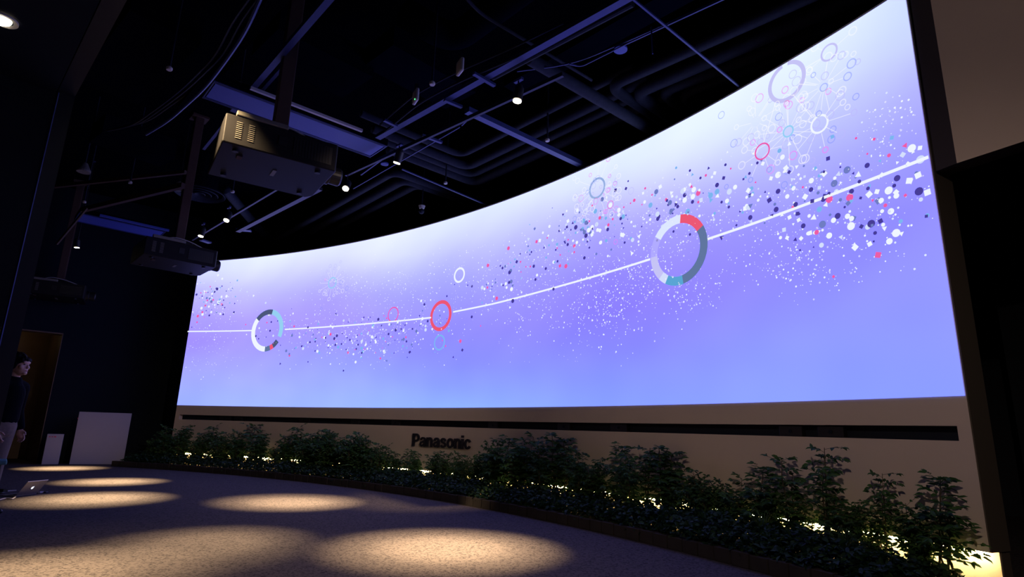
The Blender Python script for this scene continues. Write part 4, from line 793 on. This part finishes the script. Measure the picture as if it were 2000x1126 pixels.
spot('spot_lamp', (-6.201, 11.100, 4.600), (-6.68, 10.49, 0), 'lit spot lamp right of the farther post, lower of two', 23)
spot('spot_lamp', (-9.415, 12.156, 4.600), (-9.27, 12.81, 0), 'small lit lamp between the two left projectors', 22, z_track=CEIL)
t = spot('downlight', (-4.507, 4.450, 4.385), (-3.2, 4.3, 0), 'recessed downlight glowing in the low soffit at upper left', 30, SPOT_E*.5, body=False, cone_r=.075)
b = MB(); n = 30; b.add([(rr*math.cos(2*PI*j/n), rr*math.sin(2*PI*j/n), z) for j in range(n) for rr, z in ((.075, .0), (.11, -.004), (.11, .012))], [(3*j+i, 3*j+(i+1) % 3, 3*((j+1) % n)+(i+1) % 3, 3*((j+1) % n)+i) for j in range(n) for i in range(3)]); b.build('trim_ring', M['offwhite'], t)
# unseen spots: one lights the projector, the rest added to warm wall, carpet, bulkhead
SOFT = (1.0, 0.74, 0.64)
def hidden_spot(pos, aim, size, e, lab, col=SOFT):
    spot('spot_lamp', pos, aim, lab, size, e, z_track=pos[2]+.25, color=col, halo=False)
hidden_spot((-3.35, 4.35, 4.75), (-2.95, 5.25, 3.93), 25, 2300, 'spot lamp above the viewers aimed at the nearest projector', WARM)
hidden_spot((-.6, -1.2, 4.1), (2.6, 5.6, .9), 54, 270, 'added unseen spot behind the viewers washing the right half of the beige wall')
hidden_spot((1.8, 3.0, 4.9), (-4.8, 12.0, -.2), 44, 680, 'added unseen spot above the viewers washing the left half of the beige wall')
hidden_spot((-2.4, 2.6, 4.0), (-1.9, 4.4, 0), 76, 330, 'added unseen spot above the viewers lighting the near carpet', WARM)
hidden_spot((-3.6, .5, 4.1), (4.2, 2.6, 4.6), 60, 120, 'added unseen spot behind the viewers washing the right bulkhead')
# small light in the doorway passage
jl = bpy.data.lights.new('passage_light', 'POINT'); jo = bpy.data.objects.new('passage_light', jl); COL.objects.link(jo)
jl.energy = 0.9; jl.color = WARM; jl.shadow_soft_size = .1; jo.location = (*(j0+AB*1.1-BB*.9), DZ)

# ------------------------------------------------------------ small ceiling fittings
def sprinkler(p, top, label):
    p = np.array(p); t = thing('sprinkler_head', label, 'sprinkler', tuple(p), 0, 'sprinkler heads on drop pipes')
    MB().tube([(0, 0, .04), (0, 0, CEIL-p[2])], .013, 8).build('drop_pipe', M['duct'], t)
    MB().tube([(0, 0, 0), (0, 0, .012), (0, 0, .03), (0, 0, .045)], [.028, .034, .034, .02], 14).build('head', M['offwhite'], t)
for p, h, lab in [((-0.969, 5.896, 4.800), .75, 'sprinkler head right of the lower wireless box'), ((0.446, 7.710, 5.100), .55, 'sprinkler head hanging above the middle of the screen'), ((-1.220, 9.563, 5.200), .5, 'sprinkler head hanging left of the pipe elbows'),
                  ((-3.964, 5.913, 4.900), .9, 'sprinkler head in the dark upper left'), ((-5.144, 10.011, 5.100), .6, 'sprinkler head right of the round diffuser'), ((-6.831, 9.723, 5.100), .6, 'sprinkler head left of the round diffuser'), ((-8.381, 10.764, 5.100), .6, 'sprinkler head near the farthest post'), ((-3.448, 6.493, 5.100), .6, 'sprinkler head beside the blue-edged rails')]:
    sprinkler(p, h, lab)
def wbox(p, label, led):
    t = thing('wireless_box', label, 'electronic box', tuple(p), math.radians(28), 'pale wireless boxes under the ceiling')
    MB().box((0, 0, .08), (.045, .15, .17)).build('case', M['offwhite'], t, bevel=.02)
    MB().box((.0, .0, .19), (.03, .05, .10)).build('bracket', M['lamp_body'], t)
    if led: MB().box((-.024, -.05, .01), (.006, .012, .012)).build('led', M['green_led'], t)
wbox((-1.217, 6.271, 4.800), 'small pale wireless box with a green light', True)
wbox((-0.638, 5.654, 4.800), 'small pale wireless box without a green light', False)
dd = (1.118, 5.660, 5.150)
one('ceiling_disc', MB().tube([dd, (dd[0], dd[1], dd[2]+.02)], .075, 24), M['panelblue'], 'round pale disc detector near top right of the ceiling', 'detector')
dd = (-2.039, 8.424, 5.000)
one('ceiling_disc', MB().tube([dd, (dd[0], dd[1], dd[2]+.02)], .06, 24), M['panelblue'], 'round pale disc detector beside the brightest lamp', 'detector')
rail('hanging_rod', (1.345, 5.197, 5.100), (1.340, 5.150, 4.750), .012, .012, M['rail'], 'short rod hanging straight down near the thin rod', 'rod')
rail('conduit', (-2.054, 8.264, 5.000), (-2.505, 8.833, 5.000), .02, .02, M['rail'], 'thin conduit joining the disc beside the brightest lamp', 'conduit')
rail('conduit', (-1.840, 8.790, 5.100), (0.059, 10.871, 5.100), .02, .02, M['rail'], 'thin straight conduit from the brightest lamp to the screen', 'conduit')
rail('conduit', (-0.585, 6.800, 4.950), (-0.730, 7.056, 4.950), .014, .014, M['rail'], 'short bent conduit end under the beam', 'conduit')
rail('conduit', (-0.760, 7.099, 4.950), (-2.744, 9.296, 4.950), .014, .014, M['rail'], 'thin conduit running from the beam toward the nearest projector', 'conduit')
cp = np.array((-1.817, 10.830, 5.100)); t = thing('ceiling_camera', 'small pan and tilt camera hanging above the screen top', 'camera', tuple(cp))
MB().tube([(0, 0, .12), (0, 0, .17), (0, 0, .175)], [.05, .065, .065], 18).build('base', M['offwhite'], t)
MB().ball((0, 0, .06), .055).build('head', M['duct'], t, smooth=True)
MB().tube([(0, 0, .17), (0, 0, 1.5)], .012, 8).build('drop_pipe', M['duct'], t)
for (px, lab, s_) in [((-7.172, 9.062, 5.000), 'small pale cone-shaped speaker near the farthest post', .10), ((-6.109, 9.966, 5.100), 'small ribbed speaker just left of the round diffuser', .09)]:
    t = thing('ceiling_speaker', lab, 'speaker', tuple(px), 0, 'small ceiling speakers')
    MB().tube([(0, 0, 0), (0, 0, .03), (0, 0, .16)], [s_, s_, s_*.35], 18).build('horn', M['vent'], t)
    MB().tube([(0, 0, .15), (0, 0, 1.4)], .012, 8).build('drop_pipe', M['duct'], t)
rail('pendant_plate', (-5.868, 11.815, 5.000), (-5.581, 11.855, 5.000), .12, .03, M['rail'], 'small pale plate above the left end of the screen', 'plate')
rail('pendant_plate', (-7.034, 12.614, 5.000), (-6.932, 12.828, 5.000), .12, .03, M['rail'], 'small pale plate under the lower lamp beside the post', 'plate')

# ------------------------------------------------------------ floor things at the left
# big white panel leaning against the wall
def panel(name, a, c, h, th, m, label, cat, lean=0.0):
    a = np.array(a); c = np.array(c); L = np.linalg.norm((c-a)[:2]); yaw = math.atan2(c[1]-a[1], c[0]-a[0])
    t = thing(name, label, cat, ((a[0]+c[0])/2, (a[1]+c[1])/2, 0), yaw)
    t.rotation_euler = (-lean, 0, yaw); return t, L
t, L = panel('display_board', (-9.944, 13.957, 0.000), (-9.027, 14.435, 0.000), 1.2, .04, None, 'large square white panel standing on edge by the back wall', 'panel')
MB().box((0, .02, .585), (L, .035, 1.17)).build('board', M['white'], t, bevel=.003)
MB().box((-L/2-.006, .02, 1.02), (.014, .02, .03)).build('edge_clip', M['pinkmark'], t)
t, L = panel('white_case', (-10.290, 13.578, 0.000), (-10.128, 13.861, 0.000), .66, .25, None, 'narrow white upright case with red print beside the doorway', 'case')
t.rotation_euler = (0, 0, math.radians(34)); L = .30
MB().box((0, .12, .33), (L, .20, .66)).build('case', M['white'], t, bevel=.006)
MB().box((-.10, .017, .60), (.03, .006, .02)).box((-.05, .017, .60), (.03, .006, .02)).box((0, .017, .60), (.035, .006, .025)).build('red_print', M['pinkmark'], t)

# laptop seen from behind
la = np.array((-6.460, 8.148, 0.000)); lb = np.array((-6.430, 8.531, 0.000)); yaw = math.atan2(lb[1]-la[1], lb[0]-la[0])
lc = (la+lb)/2
yaw = math.radians(-94); lc = np.array([-6.485, 8.39])
t = thing('laptop', 'open silver laptop on the carpet, seen from behind', 'laptop', (lc[0], lc[1], 0), yaw)
MB().box((0, -.10, .009), (.33, .22, .012)).build('base', M['silver'], t, bevel=.003)
lid = MB().box((0, 0, .115), (.33, .007, .225)).build('lid', M['silver'], t, bevel=.003); lid.location = (0, .012, .012); lid.rotation_euler = (math.radians(-36), 0, 0)
lg = MB(); lg.open = True
body = [(0, -.020), (.006, -.022), (.012, -.018), (.017, -.008), (.013, -.002), (.012, .006), (.016, .013), (.010, .018), (.003, .016), (-.003, .016), (-.010, .018), (-.017, .012), (-.018, 0), (-.013, -.014), (-.007, -.021)]
lg.add([(-x, .0045, .115+z) for x, z in body], [tuple(range(len(body)))])
lg.add([(-.001, .0045, .135), (-.008, .0045, .143), (-.006, .0045, .135)], [(0, 1, 2)])
lgo = lg.build('lid_emblem', mat('lit_emblem', (1, 1, 1), emit=(.75, .85, 1), estr=1.6, sample=False), lid); tag(lgo, 'glowing white fruit emblem')
# the screen side has a dim glow of its own
MB().box((0, -.004, .118), (.30, .002, .19)).build('display', mat('laptop_display', (.1, .1, .1), emit=(.45, .5, .7), estr=.6, sample=False), lid)
kb = MB()
for rr in range(5):
    for c_ in range(12): kb.box((-.132+.024*c_, -.03-.021*rr, .016), (.019, .016, .003))
kb.build('keyboard', M['black'], t)
one('power_adapter', MB().box((0, 0, .02), (.11, .055, .035), ((.9, -.43, 0), (.43, .9, 0), (0, 0, 1))).box((0, 0, 0.0), (.001, .001, .001)), M['black'], 'small black power adapter on the floor left of the laptop', 'adapter').location = (-6.905, 8.531, 0.020)
for pts, lab in [([(-7.671, 9.123, 0.012), (-6.901, 8.478, 0.012), (-7.001, 8.725, 0.012), (-6.950, 8.811, 0.012)], 'thin cable running to the back of the laptop'),
                 ([(-6.195, 7.354, 0.012), (-6.358, 7.833, 0.012), (-6.411, 7.990, 0.012), (-6.269, 7.912, 0.012), (-6.393, 8.113, 0.012)], 'pale cable coiling to the left of the laptop'),
                 ([(-6.501, 8.592, 0.012), (-6.575, 8.778, 0.012), (-6.440, 8.678, 0.012), (-6.454, 8.743, 0.012)], 'short dark cable right of the laptop')]:
    one('floor_cable', MB().tube(bend(pts, .15), .008, 6), M['cable'] if 'dark' not in lab else M['black'], lab, 'cable')
one('cable_plug', MB().bar((-6.491, 8.633, 0.015), (-6.494, 8.701, 0.015), .03, .02), M['white'], 'small white plug at the right corner of the laptop', 'plug')

# teal stool at the picture's left edge
cpos = (-4.823, 5.930, 0.620)
t = thing('stool', 'teal topped stool cut off by the left edge of the picture', 'stool', (cpos[0]-.18*.77-.18*.64, cpos[1]-.18*.64+.18*.77, 0), math.radians(40))
MB().box((0, 0, .60), (.36, .36, .04)).build('seat', M['teal'], t, bevel=.012)
for sx in (-1, 1):
    for sy in (-1, 1): MB().tube([(sx*.13, sy*.13, .59), (sx*.14, sy*.14, 0)], .012, 8).build('leg', M['lamp_body'], t)

# ------------------------------------------------------------ the man
def limb(mb, pts, rs, n=14):
    for (p, q, ra, rb) in zip(pts, pts[1:], rs, rs[1:]):
        p = np.array(p, float); q = np.array(q, float)
        k = max(2, int(np.linalg.norm(q-p)/.02))
        mb.tube([p+(q-p)*i/k for i in range(k+1)], [ra+(rb-ra)*i/k for i in range(k+1)], n)
    for p, r in zip(pts, rs): mb.ball(p, r, 14, 10)
man = thing('person', 'standing man in dark jacket and beige trousers looking up at the screen', 'person', (-5.60, 6.62, 0), math.radians(-88)); man.rotation_euler = (math.radians(-2.5), 0, math.radians(-88))
hz = 1.535
b = MB()
# head, jaw, neck (front = +y, right = +x)
hc = np.array([0, .03, 1.60])
b.ball(hc, (.078, .098, .112), 20, 16); b.ball(hc+[0, .035, -.055], (.058, .068, .062), 16, 12); b.ball(hc+[0, .088, -.085], (.028, .022, .022))
b.ball(hc+[0, .098, -.012], (.012, .018, .026)); b.ball(hc+[0, .108, -.024], (.015, .014, .011)); b.ball(hc+[0, .093, -.058], (.026, .012, .012))
b.ball(hc+[0, .085, .032], (.055, .018, .018))
for s_ in (-1, 1):
    b.ball(hc+[s_*.080, -.005, -.018], (.012, .024, .034)); b.ball(hc+[s_*.045, .068, -.022], (.028, .022, .024))
limb(b, [(0, .0, 1.40), (0, .012, 1.46), (0, .02, 1.53)], [.062, .056, .056])
limb(b, [(0, 0, .96), (0, .01, 1.12), (0, .0, 1.28), (0, -.005, 1.38)], [.13, .115, .13, .10])
limb(b, [(-.16, -.01, 1.36), (0, 0, 1.39), (.16, -.01, 1.36)], [.055, .07, .055])
hands = {}
for s_ in (-1, 1):
    sh = (s_*.19, -.01, 1.36); el = (s_*.235, .03 if s_ > 0 else -.03, 1.10); wr = (s_*.225, .14 if s_ > 0 else .06, .90)
    limb(b, [sh, el, wr], [.050, .040, .028])
    d = np.array(wr)-np.array(el); d /= np.linalg.norm(d); side = np.array([0, 1.0, 0])-d*d[1]; side /= np.linalg.norm(side); inn = np.cross(d, side)*(-s_)
    palm = np.array(wr)+d*.05; limb(b, [np.array(wr)+d*.01, palm-side*.012, palm+d*.03], [.027, .030, .028])
    b.ball(palm+side*.018, (.022, .022, .028)); b.ball(palm-side*.022, (.022, .022, .028))
    for k, (off, ln) in enumerate(((.030, .070), (.010, .080), (-.010, .075), (-.030, .058))):
        p = palm+side*off+d*.03; p2 = p+d*ln*.5; p3 = p2+(d*.8+inn*.45)*ln*.35; p4 = p3+(d*.45+inn*.8)*ln*.25
        limb(b, [p, p2, p3, p4], [.0098, .009, .0083, .0075], 8)
    p = palm+side*.030-d*.015; p2 = p+(side*.7+d*.7)*.035+inn*.01; p3 = p2+(d*.9+side*.2+inn*.3)*.03
    limb(b, [p, p2, p3], [.013, .0105, .009], 8)
for s_ in (-1, 1):
    limb(b, [(s_*.09, 0, .95), (s_*.10, .02 if s_ > 0 else -.01, .52), (s_*.105, .0, .11)], [.085, .055, .04]); b.ball((s_*.105, .06, .045), (.04, .11, .035))
body = b.build('body', M['skin'], man, remesh=.0065)
# clothes
b = MB(); limb(b, [(0, 0, 1.02), (0, .01, 1.14), (0, .0, 1.28), (0, -.01, 1.37)], [.155, .145, .155, .115], 22)
b.ball((0, .0, 1.02), (.175, .135, .05)); b.ball((0, .0, 1.20), (.18, .135, .2))
limb(b, [(-.165, -.01, 1.36), (0, -.01, 1.395), (.165, -.01, 1.36)], [.078, .088, .078])
for s_ in (-1, 1):
    sh = (s_*.19, -.01, 1.355); el = (s_*.235, .03 if s_ > 0 else -.03, 1.10); wr = (s_*.225, .128 if s_ > 0 else .053, .925)
    limb(b, [sh, el, wr], [.074, .060, .046])
b.tube([(0, .012, 1.43), (0, .02, 1.475)], [.082, .072], 20)
b.build('jacket', M['jacket'], man, remesh=.012)
b = MB(); limb(b, [(0, 0, 1.0), (0, 0, .93)], [.145, .15], 20)
for s_ in (-1, 1): limb(b, [(s_*.085, 0, .93), (s_*.10, .02 if s_ > 0 else -.01, .52), (s_*.105, -.005, .075)], [.105, .080, .072], 18)
b.build('trousers', M['trouser'], man, remesh=.012)
for s_ in (-1, 1):
    b = MB(); b.ball((s_*.105, .05, .045), (.052, .145, .046), 16, 12); b.ball((s_*.105, -.04, .055), (.046, .06, .055)); b.build('shoe', M['black'], man, remesh=.01)
b = MB(); r = random.Random(2)
b.ball(hc+[0, -.022, .034], (.093, .110, .104), 22, 16); b.ball(hc+[.074, .004, .005], (.018, .036, .06)); b.ball(hc+[-.074, .004, .005], (.018, .036, .06)); b.ball(hc+[0, -.05, -.06], (.072, .045, .055)); b.ball(hc+[0, -.062, -.03], (.078, .052, .075))
for i in range(70):
    a = r.uniform(0, 2*PI); e = r.uniform(.15, 1.3); dv = np.array([math.cos(a)*math.cos(e), math.sin(a)*math.cos(e), math.sin(e)])
    if dv[1] > .5 and dv[2] < .45: continue
    b.ball(hc+[0, -.028, .036]+dv*[.086, .098, .096], r.uniform(.014, .024), 8, 6)
for x_ in (-.06, -.04, -.018, .005, .03, .055): b.ball(hc+[x_, .088-abs(x_)*.35, .062+rnd.uniform(-.008, .01)], (.018, .017, .028), 8, 6)
hair = b.build('hair', M['hair'], man, remesh=.006)
for s_ in (-1, 1):
    MB().ball(hc+[s_*.030, .086, .010], (.014, .008, .007), 10, 8).build('eye', M['black'], man)
    MB().bar(hc+[s_*.014, .098, .030], hc+[s_*.048, .088, .031], .006, .007).build('eyebrow', M['hair'], man)
MB().ball(hc+[0, .103, -.058], (.022, .007, .007), 12, 8).build('mouth', M['lip'], man)
